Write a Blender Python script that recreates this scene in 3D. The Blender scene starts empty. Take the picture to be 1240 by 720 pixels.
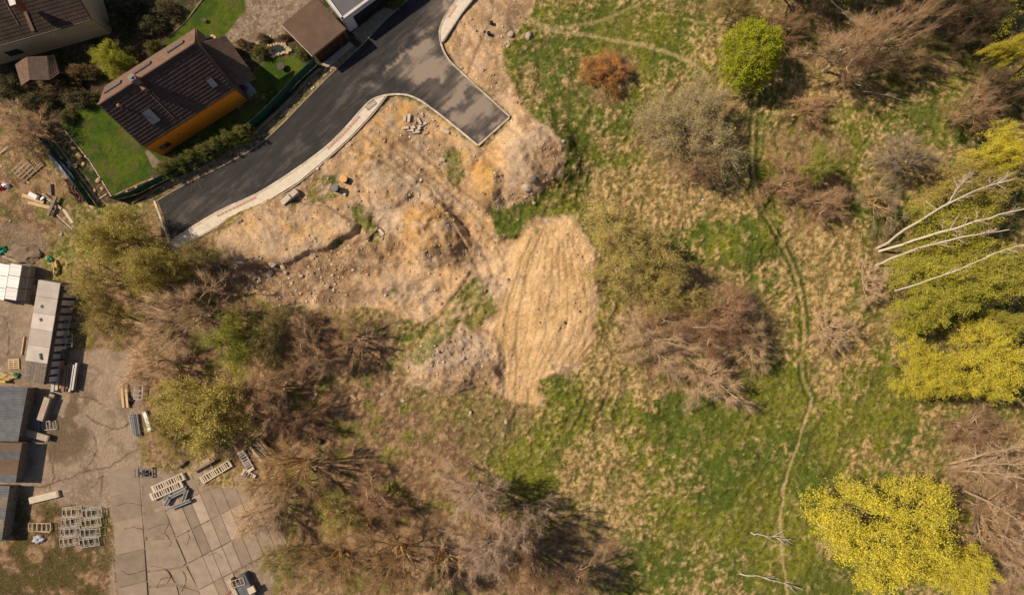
import bpy, math, random
import numpy as np
from mathutils import Vector, Matrix
from mathutils.geometry import delaunay_2d_cdt

S = bpy.context.scene
COL = S.collection
PX = 0.09            # metres of ground per photo pixel
CAMH = 75.0
SUN_AZ = (-0.95, 0.31)   # horizontal direction towards the sun
SUN_EL = math.radians(48)

# ---------------------------------------------------------------- camera, sky, sun, exposure
cam = bpy.data.cameras.new('camera'); cam_o = bpy.data.objects.new('camera', cam); COL.objects.link(cam_o)
cam_o.location = (0, 0, CAMH); cam_o.rotation_euler = (0, 0, 0)
cam.sensor_width = 36; cam.lens = 36 * CAMH / (1240 * PX); cam.clip_start = 0.5; cam.clip_end = 3000
S.camera = cam_o
w = bpy.data.worlds.new('World'); S.world = w; w.use_nodes = True
nt = w.node_tree; nt.nodes.clear()
sky = nt.nodes.new('ShaderNodeTexSky'); sky.sky_type = 'NISHITA'; sky.sun_disc = False
sky.sun_elevation = SUN_EL; sky.sun_rotation = math.atan2(SUN_AZ[0], SUN_AZ[1])
sky.air_density = 1.0; sky.dust_density = 2.0
bg = nt.nodes.new('ShaderNodeBackground'); bg.inputs[1].default_value = 0.068
wo = nt.nodes.new('ShaderNodeOutputWorld')
nt.links.new(sky.outputs[0], bg.inputs[0]); nt.links.new(bg.outputs[0], wo.inputs[0])
sl = bpy.data.lights.new('sun', 'SUN'); sl.energy = 5.0; sl.angle = math.radians(0.5); sl.color = (1.0, 0.83, 0.60)
so = bpy.data.objects.new('sun', sl); COL.objects.link(so)
sd = Vector((SUN_AZ[0] * math.cos(SUN_EL), SUN_AZ[1] * math.cos(SUN_EL), math.sin(SUN_EL)))
so.rotation_euler = sd.to_track_quat('Z', 'Y').to_euler(); so.location = (-60, 40, 60)
S.view_settings.view_transform = 'Standard'; S.view_settings.look = 'None'
S.view_settings.exposure = -0.1; S.view_settings.gamma = 1.0
S.render.engine = 'CYCLES'

# ---------------------------------------------------------------- helpers
def W(px, py, z=0.0):
    k = PX * (1 - z / CAMH)
    return Vector(((px - 620) * k, (360 - py) * k, z))
def lin(c):
    return tuple(((v / 255 + 0.055) / 1.055) ** 2.4 if v > 10 else v / 255 / 12.92 for v in c)

def _h(ix, iy, seed):
    n = (ix.astype(np.int64) * 374761393 + iy.astype(np.int64) * 668265263 + seed * 1442695041) & 0xffffffff
    n = ((n ^ (n >> 13)) * 1274126177) & 0xffffffff
    n = (n ^ (n >> 16)) & 0xffffff
    return n / float(0xffffff)
def vn(x, y, seed=0):
    ix = np.floor(x); iy = np.floor(y); fx = x - ix; fy = y - iy
    fx = fx * fx * (3 - 2 * fx); fy = fy * fy * (3 - 2 * fy)
    a = _h(ix, iy, seed); b = _h(ix + 1, iy, seed); c = _h(ix, iy + 1, seed); d = _h(ix + 1, iy + 1, seed)
    return (a * (1 - fx) + b * fx) * (1 - fy) + (c * (1 - fx) + d * fx) * fy
def fbm(x, y, s, seed=0, o=4, g=0.5):
    t = 0; amp = 1; tot = 0; x = x / s; y = y / s
    for i in range(o):
        xr = x * 0.8 - y * 0.6 + 17.3 * i; yr = x * 0.6 + y * 0.8 - 9.1 * i
        t = t + amp * vn(xr, yr, seed + i * 7); tot += amp; amp *= g; x = xr * 2.03; y = yr * 2.03
    return t / tot
def ss(a, b, x):
    t = np.clip((x - a) / (b - a), 0, 1); return t * t * (3 - 2 * t)
def ell(X, Y, cx, cy, rx, ry, rot=0, soft=0.3):
    c, s = math.cos(math.radians(rot)), math.sin(math.radians(rot))
    dx, dy = X - cx, Y - cy
    u = (dx * c + dy * s) / rx; v = (-dx * s + dy * c) / ry
    d = np.sqrt(u * u + v * v)
    return 1 - ss(1 - soft, 1 + soft, d)
def segd(X, Y, a, b):
    ax, ay = a; bx, by = b; dx, dy = bx - ax, by - ay
    t = np.clip(((X - ax) * dx + (Y - ay) * dy) / (dx * dx + dy * dy + 1e-9), 0, 1)
    return np.hypot(X - ax - t * dx, Y - ay - t * dy)
def lined(X, Y, pts):
    d = np.full(np.shape(X), 1e9)
    for a, b in zip(pts[:-1], pts[1:]): d = np.minimum(d, segd(X, Y, a, b))
    return d
def polyd(X, Y, pts):           # signed distance, negative inside
    d = lined(X, Y, list(pts) + [pts[0]])
    ins = np.zeros(np.shape(X), bool); n = len(pts)
    for i in range(n):
        x1, y1 = pts[i]; x2, y2 = pts[(i + 1) % n]
        if y1 == y2: continue
        c = ((y1 > Y) != (y2 > Y)) & (X < (x2 - x1) * (Y - y1) / (y2 - y1) + x1)
        ins ^= c
    return np.where(ins, -d, d)
def poly(X, Y, pts, soft=3):
    return 1 - ss(-soft, soft, polyd(X, Y, pts))
def line(X, Y, pts, wd, soft=2):
    return 1 - ss(wd / 2 - soft / 2, wd / 2 + soft / 2, lined(X, Y, pts))
def smooth_pts(pts, n=4):
    P = [Vector((p[0], p[1])) for p in pts]; out = []
    for i in range(len(P) - 1):
        p0 = P[max(i - 1, 0)]; p1 = P[i]; p2 = P[i + 1]; p3 = P[min(i + 2, len(P) - 1)]
        for k in range(n):
            t = k / n
            q = 0.5 * ((2 * p1) + (-p0 + p2) * t + (2 * p0 - 5 * p1 + 4 * p2 - p3) * t * t + (-p0 + 3 * p1 - 3 * p2 + p3) * t ** 3)
            out.append((q.x, q.y))
    out.append(tuple(P[-1])); return out

# ---- materials
MATS = {}
def mat(name, c1, c2=None, scale=3.0, rough=0.85, bump=0.0, bscale=None, detail=5, metal=0.0, attr=None, spec=0.3,
        c3=None, transl=0.0, wave=None, contrast=(0.35, 0.65), stretch=None, coord='Object'):
    if name in MATS: return MATS[name]
    m = bpy.data.materials.new(name); m.use_nodes = True; t = m.node_tree; N = t.nodes; L = t.links
    b = N['Principled BSDF']; b.inputs['Roughness'].default_value = rough; b.inputs['Metallic'].default_value = metal
    b.inputs['Specular IOR Level'].default_value = spec
    tc = N.new('ShaderNodeTexCoord'); vec = tc.outputs[coord]
    if stretch:
        mp = N.new('ShaderNodeMapping'); mp.inputs['Scale'].default_value = stretch; L.new(vec, mp.inputs[0]); vec = mp.outputs[0]
    c2 = c2 or tuple(x * 0.72 for x in c1)
    no = N.new('ShaderNodeTexNoise'); no.inputs['Scale'].default_value = scale; no.inputs['Detail'].default_value = detail
    no.inputs['Roughness'].default_value = 0.6
    L.new(vec, no.inputs['Vector'])
    r = N.new('ShaderNodeValToRGB'); r.color_ramp.elements[0].position = contrast[0]; r.color_ramp.elements[1].position = contrast[1]
    r.color_ramp.elements[0].color = (*c2, 1); r.color_ramp.elements[1].color = (*c1, 1)
    if c3: e = r.color_ramp.elements.new(0.5 * (contrast[0] + contrast[1])); e.color = (*c3, 1)
    L.new(no.outputs['Fac'], r.inputs[0]); col = r.outputs[0]
    if attr:     # per-piece tone 0..1 stored on the mesh
        a = N.new('ShaderNodeAttribute'); a.attribute_name = attr
        mr = N.new('ShaderNodeMapRange'); mr.inputs['To Min'].default_value = 0.55; mr.inputs['To Max'].default_value = 1.4
        L.new(a.outputs['Fac'], mr.inputs['Value'])
        mx = N.new('ShaderNodeVectorMath'); mx.operation = 'SCALE'; L.new(col, mx.inputs[0]); L.new(mr.outputs[0], mx.inputs['Scale']); col = mx.outputs[0]
    # piece to piece variation
    oi = N.new('ShaderNodeObjectInfo'); mr2 = N.new('ShaderNodeMapRange'); mr2.inputs['To Min'].default_value = 0.88; mr2.inputs['To Max'].default_value = 1.1
    L.new(oi.outputs['Random'], mr2.inputs['Value'])
    mx2 = N.new('ShaderNodeVectorMath'); mx2.operation = 'SCALE'; L.new(col, mx2.inputs[0]); L.new(mr2.outputs[0], mx2.inputs['Scale']); col = mx2.outputs[0]
    L.new(col, b.inputs['Base Color'])
    if bump:
        n2 = N.new('ShaderNodeTexNoise'); n2.inputs['Scale'].default_value = bscale or scale * 4; n2.inputs['Detail'].default_value = 4
        L.new(vec, n2.inputs['Vector'])
        bp = N.new('ShaderNodeBump'); bp.inputs['Strength'].default_value = bump; bp.inputs['Distance'].default_value = 0.05
        L.new(n2.outputs['Fac'], bp.inputs['Height']); L.new(bp.outputs[0], b.inputs['Normal'])
    if transl:
        td = N.new('ShaderNodeBsdfTranslucent'); L.new(col, td.inputs[0])
        ms = N.new('ShaderNodeMixShader'); ms.inputs[0].default_value = transl
        L.new(b.outputs[0], ms.inputs[1]); L.new(td.outputs[0], ms.inputs[2])
        L.new(ms.outputs[0], N['Material Output'].inputs[0])
    MATS[name] = m; return m

# ---- objects
def mesh_np(name, V, F, smooth=False, attr=None):
    """V (n,3) array, F (m,3 or 4) int array"""
    me = bpy.data.meshes.new(name); V = np.asarray(V, np.float32); F = np.asarray(F, np.int32)
    me.vertices.add(len(V)); me.vertices.foreach_set('co', V.ravel())
    k = F.shape[1]; me.loops.add(F.size); me.loops.foreach_set('vertex_index', F.ravel())
    me.polygons.add(len(F)); me.polygons.foreach_set('loop_start', np.arange(0, F.size, k, dtype=np.int32))
    if smooth: me.polygons.foreach_set('use_smooth', np.ones(len(F), bool))
    me.update(calc_edges=True)
    if attr is not None:
        a = me.attributes.new('tone', 'FLOAT', 'POINT'); a.data.foreach_set('value', np.asarray(attr, np.float32))
    return me
def link(name, me, m, parent=None, kind=None):
    o = bpy.data.objects.new(name, me); COL.objects.link(o)
    if m is not None:
        if not me.materials: me.materials.append(m)
        if me.materials[0] is not m:
            o.material_slots[0].link = 'OBJECT'; o.material_slots[0].material = m
    if parent is not None: o.parent = parent
    if kind: o['kind'] = kind
    return o
def tag(o, label, cat, group=None):
    o['label'] = label; o['category'] = cat
    if group: o['group'] = group
    return o
def thing(name, label, cat, loc=(0, 0, 0), rz=0.0, group=None):
    o = bpy.data.objects.new(name, None); COL.objects.link(o); o.empty_display_size = 0.2
    o.location = loc; o.rotation_euler = (0, 0, rz)
    return tag(o, label, cat, group)
def dup(root, loc, rz=0.0, label=None, scale=None):
    r = root.copy(); COL.objects.link(r); r.location = loc; r.rotation_euler = (0, 0, rz)
    if scale: r.scale = scale
    if label: r['label'] = label
    for ch in list(root.children):
        c = ch.copy(); COL.objects.link(c); c.parent = r
        for g in list(ch.children):
            d = g.copy(); COL.objects.link(d); d.parent = c
    return r

class MB:
    def __init__(s, base=None): s.v = []; s.f = []; s.t = []; s.b = base
    def add(s, V, F, tone=0.5):
        n = len(s.v); s.v += [tuple(p) for p in V]; s.f += [tuple(i + n for i in f) for f in F]; s.t += [tone] * len(V)
    def box(s, c, size, rz=0.0, M=None, tone=0.5, bev=0.0):
        x, y, z = size[0] / 2, size[1] / 2, size[2] / 2
        if bev:
            P = []; b = bev
            for sz, ins in ((-z, 0), (z - b, 0), (z, b)):
                P += [(-x + ins, -y + ins, sz), (x - ins, -y + ins, sz), (x - ins, y - ins, sz), (-x + ins, y - ins, sz)]
            F = [(3, 2, 1, 0), (8, 9, 10, 11)]
            for k in (0, 4):
                for i in range(4): F.append((k + i, k + (i + 1) % 4, k + 4 + (i + 1) % 4, k + 4 + i))
        else:
            P = [(-x, -y, -z), (x, -y, -z), (x, y, -z), (-x, y, -z), (-x, -y, z), (x, -y, z), (x, y, z), (-x, y, z)]
            F = [(3, 2, 1, 0), (4, 5, 6, 7), (0, 1, 5, 4), (1, 2, 6, 5), (2, 3, 7, 6), (3, 0, 4, 7)]
        R = (M if M is not None else Matrix.Rotation(rz, 3, 'Z')); c = Vector(c)
        s.add([R @ Vector(p) + c for p in P], F, tone); return s
    def bar(s, p0, p1, w, h=None, tone=0.5):
        p0, p1 = Vector(p0), Vector(p1); d = p1 - p0; L = d.length; d.normalize(); h = h or w
        up = Vector((0, 0, 1)) if abs(d.z) < 0.95 else Vector((1, 0, 0))
        y = up.cross(d).normalized(); z = d.cross(y)
        M = Matrix((d, y, z)).transposed(); s.box((p0 + p1) / 2, (L, w, h), M=M, tone=tone); return s
    def cyl(s, p0, p1, r0, r1=None, n=10, tone=0.5, cap=True):
        p0, p1 = Vector(p0), Vector(p1); r1 = r0 if r1 is None else r1; d = (p1 - p0).normalized()
        up = Vector((0, 0, 1)) if abs(d.z) < 0.95 else Vector((1, 0, 0))
        x = up.cross(d).normalized(); y = d.cross(x); V = []
        for p, r in ((p0, r0), (p1, r1)):
            for i in range(n):
                a = 2 * math.pi * i / n; V.append(p + x * math.cos(a) * r + y * math.sin(a) * r)
        F = [(i, (i + 1) % n, n + (i + 1) % n, n + i) for i in range(n)]
        if cap: F += [tuple(range(n - 1, -1, -1)), tuple(range(n, 2 * n))]
        s.add(V, F, tone); return s
    def prism(s, pts, z0, z1, tone=0.5):
        a = sum(pts[i][0] * pts[(i + 1) % len(pts)][1] - pts[(i + 1) % len(pts)][0] * pts[i][1] for i in range(len(pts)))
        if a < 0: pts = list(reversed(pts))
        n = len(pts); V = [(p[0], p[1], z0) for p in pts] + [(p[0], p[1], z1) for p in pts]
        s.add(V, [tuple(range(n - 1, -1, -1)), tuple(range(n, 2 * n))] + [(i, (i + 1) % n, n + (i + 1) % n, n + i) for i in range(n)], tone); return s
    def slab(s, quad, th, tone=0.5):     # thick sheet below four (or more) 3D corners
        q = [Vector(p) for p in quad]; n = (q[1] - q[0]).cross(q[2] - q[0]).normalized()
        if n.z < 0: q.reverse(); n = -n
        k = len(q); V = [p - n * th for p in q] + q
        s.add(V, [tuple(range(k - 1, -1, -1)), tuple(range(k, 2 * k))] + [(i, (i + 1) % k, k + (i + 1) % k, k + i) for i in range(k)], tone); return s
    def mesh(s, name, smooth=False):
        me = bpy.data.meshes.new(name); b = s.b; me.from_pydata(s.v if b is None else [(p[0] - b[0], p[1] - b[1], p[2] - b[2]) for p in s.v], [], s.f)
        a = me.attributes.new('tone', 'FLOAT', 'POINT'); a.data.foreach_set('value', np.asarray(s.t, np.float32))
        if smooth:
            for p in me.polygons: p.use_smooth = True
        me.update(); return me
    def build(s, name, m, parent=None, kind=None, smooth=False):
        return link(name, s.mesh(name, smooth), m, parent, kind)
# ---------------------------------------------------------------- shared outlines (photo pixels of the ground)
ROAD_NW = [(520, -30), (495, -2), (465, 25), (440, 52), (405, 85), (370, 120), (340, 151), (310, 177), (268, 201), (225, 222), (189, 243)]
ROAD_SE = [(208, 291), (262, 257), (310, 235), (352, 209), (392, 180), (418, 155), (440, 130), (452, 120), (468, 115), (485, 114), (497, 116), (510, 122), (520, 129), (540, 144), (579, 176)]
ROAD_NE = [(617, 142), (585, 113), (557, 87), (543, 73), (535, 58), (532, 44), (533, 33), (540, 18), (554, -2), (570, -30)]
ROAD = ROAD_NW + ROAD_SE + ROAD_NE
PAVE_S = [(208, 291), (262, 257), (310, 235), (352, 209), (392, 180), (418, 155), (440, 130), (452, 120), (468, 115), (456, 131), (445, 144), (424, 166), (400, 188), (362, 220), (320, 246), (270, 270), (209, 304)]
PAVE_N = [(534, 56), (532, 44), (533, 33), (540, 18), (554, -2), (570, -30), (592, -30), (573, -2), (558, 17), (546, 35), (536, 50)]
DIRT = [(572, -30), (640, -30), (645, 10), (625, 40), (608, 60), (614, 85), (625, 112), (640, 143), (668, 165), (685, 190), (678, 215), (640, 243), (590, 252), (600, 285), (622, 290), (650, 262), (690, 262), (720, 300), (725, 370), (722, 410), (700, 445), (655, 462), (655, 490), (615, 482), (590, 465), (540, 478), (495, 470), (485, 440), (525, 395), (470, 378), (430, 372), (340, 372), (283, 345), (262, 310), (262, 285), (300, 258), (362, 220), (410, 180), (450, 140), (470, 116), (500, 118), (578, 180), (590, 172), (620, 143), (560, 88), (538, 55), (545, 25)]
SAND = [(632, 292), (655, 268), (690, 264), (706, 280), (722, 320), (729, 372), (722, 408), (708, 432), (672, 442), (662, 478), (640, 500), (612, 486), (598, 452), (596, 410), (606, 370), (612, 325)]
YARD = [(-40, 365), (38, 362), (70, 420), (165, 425), (172, 560), (300, 600), (335, 660), (330, 760), (135, 760), (135, 620), (40, 600), (-40, 590)]
LAWN1 = [(76, 150), (125, 112), (200, 190), (188, 211), (138, 237)]
LAWN2 = [(195, 58), (245, -5), (298, -10), (296, 15), (272, 45), (235, 52), (215, 60)]
LAWN3 = [(305, 92), (322, 75), (350, 68), (375, 80), (345, 112), (312, 135), (280, 160), (215, 190), (205, 180)]
DRIVE = [(298, -30), (296, 15), (272, 45), (300, 60), (345, 40), (380, 0), (390, -30)]
CURVE_TRACK = [(918, 110), (913, 160), (913, 205), (920, 240), (935, 275), (955, 310), (968, 345), (975, 400), (972, 450), (984, 482)]
FOOTPATH = [(984, 482), (975, 515), (960, 555), (950, 590), (945, 640), (950, 700), (955, 740)]
MOUNDS = [(652, 192, 42, 42, 0, 2.8), (615, 215, 30, 30, 0, .9), (522, 282, 36, 26, 25, 3.0), (591, 224, 16, 25, 0, 1.9), (548, 437, 55, 30, -8, 1.7),
          (480, 150, 30, 18, -30, .8), (352, 272, 10, 8, 0, .5), (440, 315, 20, 14, 0, .7), (668, 360, 52, 70, 0, .9), (735, 90, 26, 24, 0, .5),
          (565, 190, 12, 10, 0, .5), (905, 290, 36, 26, 0, 1.0), (600, 60, 14, 40, 20, .5), (60, 260, 30, 18, 30, .5), (330, 330, 50, 14, 10, .35), (460, 235, 30, 40, -30, .5)]

BERMS = [([(503, 232), (530, 248), (562, 282), (572, 310)], .5, 5), ([(438, 258), (456, 290), (470, 300)], .5, 6), ([(612, 10), (622, 60), (628, 112)], .5, 6), ([(560, 176), (582, 196), (584, 220)], .4, 5), ([(425, 185), (455, 200), (500, 214)], .35, 5),
         ([(470, 165), (520, 168), (552, 180)], .4, 4), ([(595, 150), (640, 148), (672, 170)], .4, 6), ([(480, 245), (500, 225), (508, 205)], .5, 5), ([(590, 380), (600, 420), (596, 460)], .35, 5), ([(490, 300), (520, 318), (560, 318)], .35, 5), ([(420, 345), (470, 350), (510, 340)], .3, 6)]
def warp(X, Y, a=5, s=22, seed=3):
    return X + (fbm(X, Y, s, seed, 3) - .5) * 2.4 * a, Y + (fbm(X, Y, s, seed + 50, 3) - .5) * 2.4 * a

def fields(X, Y):
    """everything the terrain knows at photo-ground pixel X, Y"""
    f = {}
    wx, wy = warp(X, Y); wx2, wy2 = warp(X, Y, 12, 45, 9)
    road = poly(X, Y, ROAD, 1.0); pave = np.maximum(poly(X, Y, PAVE_S, 1.0), poly(X, Y, PAVE_N, 1.0))
    built = np.maximum(road, pave)
    yard = poly(wx, wy, YARD, 3)
    lawn = np.maximum.reduce([poly(X, Y, LAWN1, 1), poly(wx, wy, LAWN2, 1.5), poly(wx, wy, LAWN3, 1.5)])
    drive = poly(wx, wy, DRIVE, 2)
    dirt = poly(wx, wy, DIRT, 3)
    fine = fbm(X, Y, 3.2, 91, 3, .6); n6 = fbm(X, Y, 7, 11, 3); n14 = fbm(X, Y, 16, 21, 4)
    # green weeds growing on the dirt
    weed = np.maximum.reduce([ell(wx, wy, 395, 228, 24, 18, -35), ell(wx, wy, 440, 272, 13, 32, -25), ell(wx, wy, 548, 200, 13, 26, -5), ell(wx, wy, 350, 243, 14, 7),
        ell(wx, wy, 525, 405, 18, 46, 40) * 1.1, ell(wx, wy, 572, 368, 34, 30, -35) * 1.05, ell(wx, wy, 500, 315, 12, 8) * .8, ell(wx, wy, 475, 355, 7, 8) * .8, ell(wx, wy, 410, 295, 8, 6),
        ell(wx, wy, 520, 150, 20, 7, 20) * .55, ell(wx, wy, 545, 160, 12, 8, 40) * .7, ell(wx, wy, 665, 268, 22, 9, -35) * .6, ell(wx, wy, 590, 345, 20, 12) * .6, ell(wx, wy, 490, 425, 16, 30, 30) * .6,
        ell(wx, wy, 662, 452, 16, 9, -30) * .8, ell(wx, wy, 670, 295, 4, 10) * .5, ell(wx, wy, 450, 385, 30, 10, 10) * .9, ell(wx, wy, 425, 330, 10, 8) * .4])
    weed = ss(.46, .66, weed * .42 + n6 * .45 + n14 * .5 - .26) * dirt * ss(0, .1, weed)
    grass_dirt = dirt * (1 - weed)
    f['sand'] = ss(.2, .8, poly(wx2, wy2, SAND, 13) * 1.0 + (n14 - .5) * 1.0 + (fine - .5) * .5 - .02) * np.clip(dirt + ell(wx, wy, 635, 488, 26, 26), 0, 1)
    fan = np.minimum.reduce([np.abs(lined(X + (n14 - .5) * 1.2, Y, smooth_pts([(650 + i * 4.2, 268 + abs(i - 4) * 3), (620 + i * 9.5, 335), (603 + i * 11.5, 400), (601 + i * 7, 470), (596 + i * 8, 520)]))) for i in range(11)])
    f['fan'] = (1 - ss(.4, 1.5, fan)) * f['sand'] * ss(.35, .6, fbm(X, Y, 25, 99, 3) + .1)
    f['orange'] = np.maximum.reduce([ell(wx, wy, 480, 138, 26, 16, -20), ell(wx, wy, 520, 275, 34, 26, 15), ell(wx, wy, 588, 215, 17, 32), ell(wx, wy, 570, 190, 14, 12), ell(wx, wy, 410, 235, 20, 12) * .7,
        ell(wx, wy, 450, 210, 12, 30, -20) * .5, ell(wx, wy, 405, 330, 18, 20) * .7, ell(wx, wy, 465, 305, 22, 12) * .5, ell(wx, wy, 445, 180, 20, 10, -30) * .4]) * dirt
    f['grey'] = np.maximum.reduce([ell(wx, wy, 650, 200, 34, 36) * .8, ell(wx, wy, 470, 262, 22, 18) * 1.0, ell(wx, wy, 500, 235, 30, 16, 35) * .6, ell(wx, wy, 545, 430, 55, 26, -8), ell(wx, wy, 620, 60, 12, 40), ell(wx, wy, 450, 350, 60, 16) * .6,
        ell(wx, wy, 285, 285, 14, 12) * .6]) * dirt
    f['dark'] = np.maximum.reduce([ell(wx, wy, 335, 338, 85, 26, 6) * 1.2, ell(wx, wy, 420, 315, 46, 26, -25) * 1.1, ell(wx, wy, 380, 355, 70, 20), ell(wx, wy, 475, 300, 16, 8) * .6, ell(wx, wy, 290, 325, 30, 30) * .6,
        ell(wx, wy, 430, 265, 14, 26, -20) * .4, ell(wx, wy, 668, 203, 26, 34, 30) * 1.0, ell(wx, wy, 560, 455, 50, 16, -8) * .7, ell(wx, wy, 612, 20, 22, 24, 30) * .8, ell(wx, wy, 540, 295, 16, 16) * .5]) * dirt  # dark rubble, plus shade painted on the lower-right flanks of the mounds
    f['warmdirt'] = fbm(X, Y, 40, 31, 4)
    # leaf litter under the bare trees
    lit = np.maximum.reduce([poly(wx2, wy2, [(300, 385), (380, 372), (480, 385), (490, 440), (500, 480), (560, 520), (600, 590), (660, 640), (690, 760), (300, 760), (320, 600), (250, 560), (170, 560), (165, 430), (260, 430)], 16),
        ell(wx2, wy2, 210, 400, 110, 150) , ell(wx2, wy2, 840, 400, 95, 75) * .85, ell(wx2, wy2, 840, 160, 70, 60) * .7, ell(wx2, wy2, 1010, 20, 90, 60) * .75, ell(wx2, wy2, 1130, 40, 120, 55) * .7,
        ell(wx2, wy2, 980, 175, 55, 25, 10) * .7, ell(wx2, wy2, 980, 230, 40, 50) * .8, ell(wx2, wy2, 1200, 560, 60, 60) * .9, ell(wx2, wy2, 1220, 680, 70, 60), ell(wx2, wy2, 1250, 130, 80, 50) * .8,
        ell(wx2, wy2, 700, 680, 60, 45) * .9, ell(wx2, wy2, 560, 500, 90, 50) * .6, ell(wx2, wy2, 1080, 330, 30, 60) * .6, ell(wx2, wy2, 20, 250, 80, 60), ell(wx2, wy2, 50, 690, 110, 95), ell(wx2, wy2, 20, 130, 60, 60),
        ell(wx2, wy2, 735, 95, 30, 32) * .8, ell(wx2, wy2, 905, 8, 60, 14) * .6, ell(wx2, wy2, 1190, 420, 60, 30) * .5]) * (1 - dirt)
    garden = np.maximum.reduce([poly(X, Y, [(-60, -60), (500, -60), (470, 15), (400, 85), (300, 180), (190, 244), (128, 247), (66, 168), (40, 130), (-60, 135)], 3),
        poly(wx, wy, [(280, 60), (345, 40), (384, 72), (370, 90), (345, 112), (300, 150), (190, 235), (130, 245), (188, 205)], 3)]) * (1 - lawn) * (1 - drive)
    verge = (line(X, Y, [(x - 5, y - 6) for x, y in ROAD_NW], 14, 4)) * (1 - built)
    green = np.clip(.52 + .40 * (
        ell(wx2, wy2, 880, 570, 130, 75) + 1.0 * ell(wx2, wy2, 640, 575, 42, 38) + .8 * ell(wx2, wy2, 950, 590, 80, 140) + .5 * ell(wx2, wy2, 840, 660, 90, 60) + 1.0 * ell(wx2, wy2, 895, 290, 45, 30) + .5 * ell(wx2, wy2, 710, 90, 110, 90)
        + 1.1 * ell(wx2, wy2, 620, 262, 45, 28) + 1.1 * ell(wx2, wy2, 1065, 485, 48, 50) + .9 * ell(wx2, wy2, 930, 470, 40, 40) + .8 * ell(wx2, wy2, 1150, 90, 80, 80) + .5 * ell(wx2, wy2, 690, 210, 30, 60)
        + .6 * ell(wx2, wy2, 780, 40, 90, 30) + .6 * ell(wx2, wy2, 560, 520, 90, 30) + .5 * ell(wx2, wy2, 980, 200, 80, 60) + .9 * ell(wx2, wy2, 1150, 400, 60, 40) + .6 * ell(wx2, wy2, 680, 500, 30, 50)
        + .5 * ell(wx2, wy2, 720, 700, 100, 40) + .5 * ell(wx2, wy2, 1100, 300, 60, 60) + .7 * ell(wx2, wy2, 1010, 690, 60, 40)  + .5 * ell(wx2, wy2, 800, 500, 70, 20)
        - .8 * ell(wx2, wy2, 745, 590, 90, 60) - .9 * ell(wx2, wy2, 805, 240, 95, 34) - .9 * ell(wx2, wy2, 995, 300, 50, 80) - .8 * ell(wx2, wy2, 1015, 430, 50, 60) - .9 * ell(wx2, wy2, 760, 440, 60, 45)
        - .9 * ell(wx2, wy2, 1010, 105, 55, 30) - .6 * ell(wx2, wy2, 1140, 100, 50, 22) - .6 * ell(wx2, wy2, 880, 45, 50, 25) - .5 * ell(wx2, wy2, 860, 690, 70, 30) - .7 * ell(wx2, wy2, 640, 105, 16, 30)
        - .5 * ell(wx2, wy2, 1020, 620, 26, 60) - .7 * ell(wx2, wy2, 1100, 215, 60, 40) - .6 * ell(wx2, wy2, 640, 490, 25, 30) - .5 * ell(wx2, wy2, 680, 330, 30, 60)), 0, 1)
    f.update(road=road, pave=pave, built=built, yard=yard, lawn=lawn, drive=drive, dirt=dirt, weed=weed, lit=np.clip(lit, 0, 1), garden=garden, verge=verge, green=green, fine=fine, n6=n6, n14=n14)
    # wheel ruts and paths
    dtr = lined(X, Y, smooth_pts(CURVE_TRACK)); f['rut'] = (1 - ss(1.2, 3.0, np.abs(dtr - 4.2 + (n6 - .5) * 1.5))) * ss(60, 130, Y) ; f['crown'] = 1 - ss(1.5, 3.2, dtr)
    f['path'] = 1 - ss(1.0, 2.6, lined(X + (n14 - .5) * 6, Y, smooth_pts(FOOTPATH)))
    p2 = lined(X + (n14 - .5) * 8, Y + (n6 - .5) * 3, smooth_pts([(640, 20), (665, 34), (715, 42), (760, 50), (810, 62), (845, 80), (860, 95)]))
    f['path'] = np.maximum(f['path'], (1 - ss(1.2, 3.5, p2)) * .8)
    p3 = lined(X + (n14 - .5) * 8, Y, smooth_pts([(655, 35), (720, 25), (775, 2)])); f['path'] = np.maximum(f['path'], (1 - ss(1, 3, p3)) * .6)
    r = 0
    RU = [[(645, 285), (622, 340), (612, 400), (610, 480)], [(655, 285), (636, 330), (626, 400), (624, 490), (618, 520)], [(640, 500), (640, 470)],
          [(440, 165), (480, 195), (530, 240), (575, 290), (596, 335)], [(450, 158), (500, 195), (552, 240), (590, 278), (612, 325)], [(425, 180), (470, 200), (510, 235)], [(456, 150), (500, 180), (560, 230), (600, 262)], [(540, 262), (566, 300), (585, 345)], [(470, 170), (500, 205), (540, 240)],
          [(560, 100), (590, 30), (600, -20)], [(655, 25), (668, 70), (685, 130)], [(645, 30), (652, 75), (662, 130)], [(676, 40), (690, 85), (700, 120)],
          [(625, 500), (622, 530), (600, 560), (570, 575)], [(640, 500), (645, 540), (640, 560)], [(530, 470), (580, 520), (600, 560)], [(500, 400), (540, 370), (570, 330)], [(488, 425), (530, 385), (560, 345)],
          [(840, 500), (900, 470), (935, 420)], [(800, 540), (870, 530), (930, 490)], [(700, 470), (725, 500), (745, 440)], [(520, 500), (560, 540), (600, 545)], [(660, 520), (700, 500), (735, 470)], [(880, 540), (910, 500), (925, 480)]]
    for q in RU: r = np.maximum(r, 1 - ss(.7, 2.2, lined(X + (n14 - .5) * 7, Y + (n6 - .5) * 4, smooth_pts(q))))
    # parallel tyre marks pressed into the sand
    st = vn((X + .12 * Y + (n14 - .5) * 6) / 2.6, Y / 90, 77); f['stripe'] = ss(.52, .8, st) * f['sand']
    sc = vn((X - .8 * Y + (n14 - .5) * 26) / 4.2, (X + Y) / 60, 78); f['scrape'] = ss(.5, .85, sc) * dirt * (1 - f['sand'])
    sg = vn((X + .5 * Y + (n14 - .5) * 20) / 5.5, (Y - X) / 60, 79); f['swath'] = ss(.55, .85, sg) * (1 - dirt)
    f['ruts'] = r * (1 - built)
    # height
    z = (fbm(X, Y, 90, 41, 3) - .5) * .9
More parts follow.
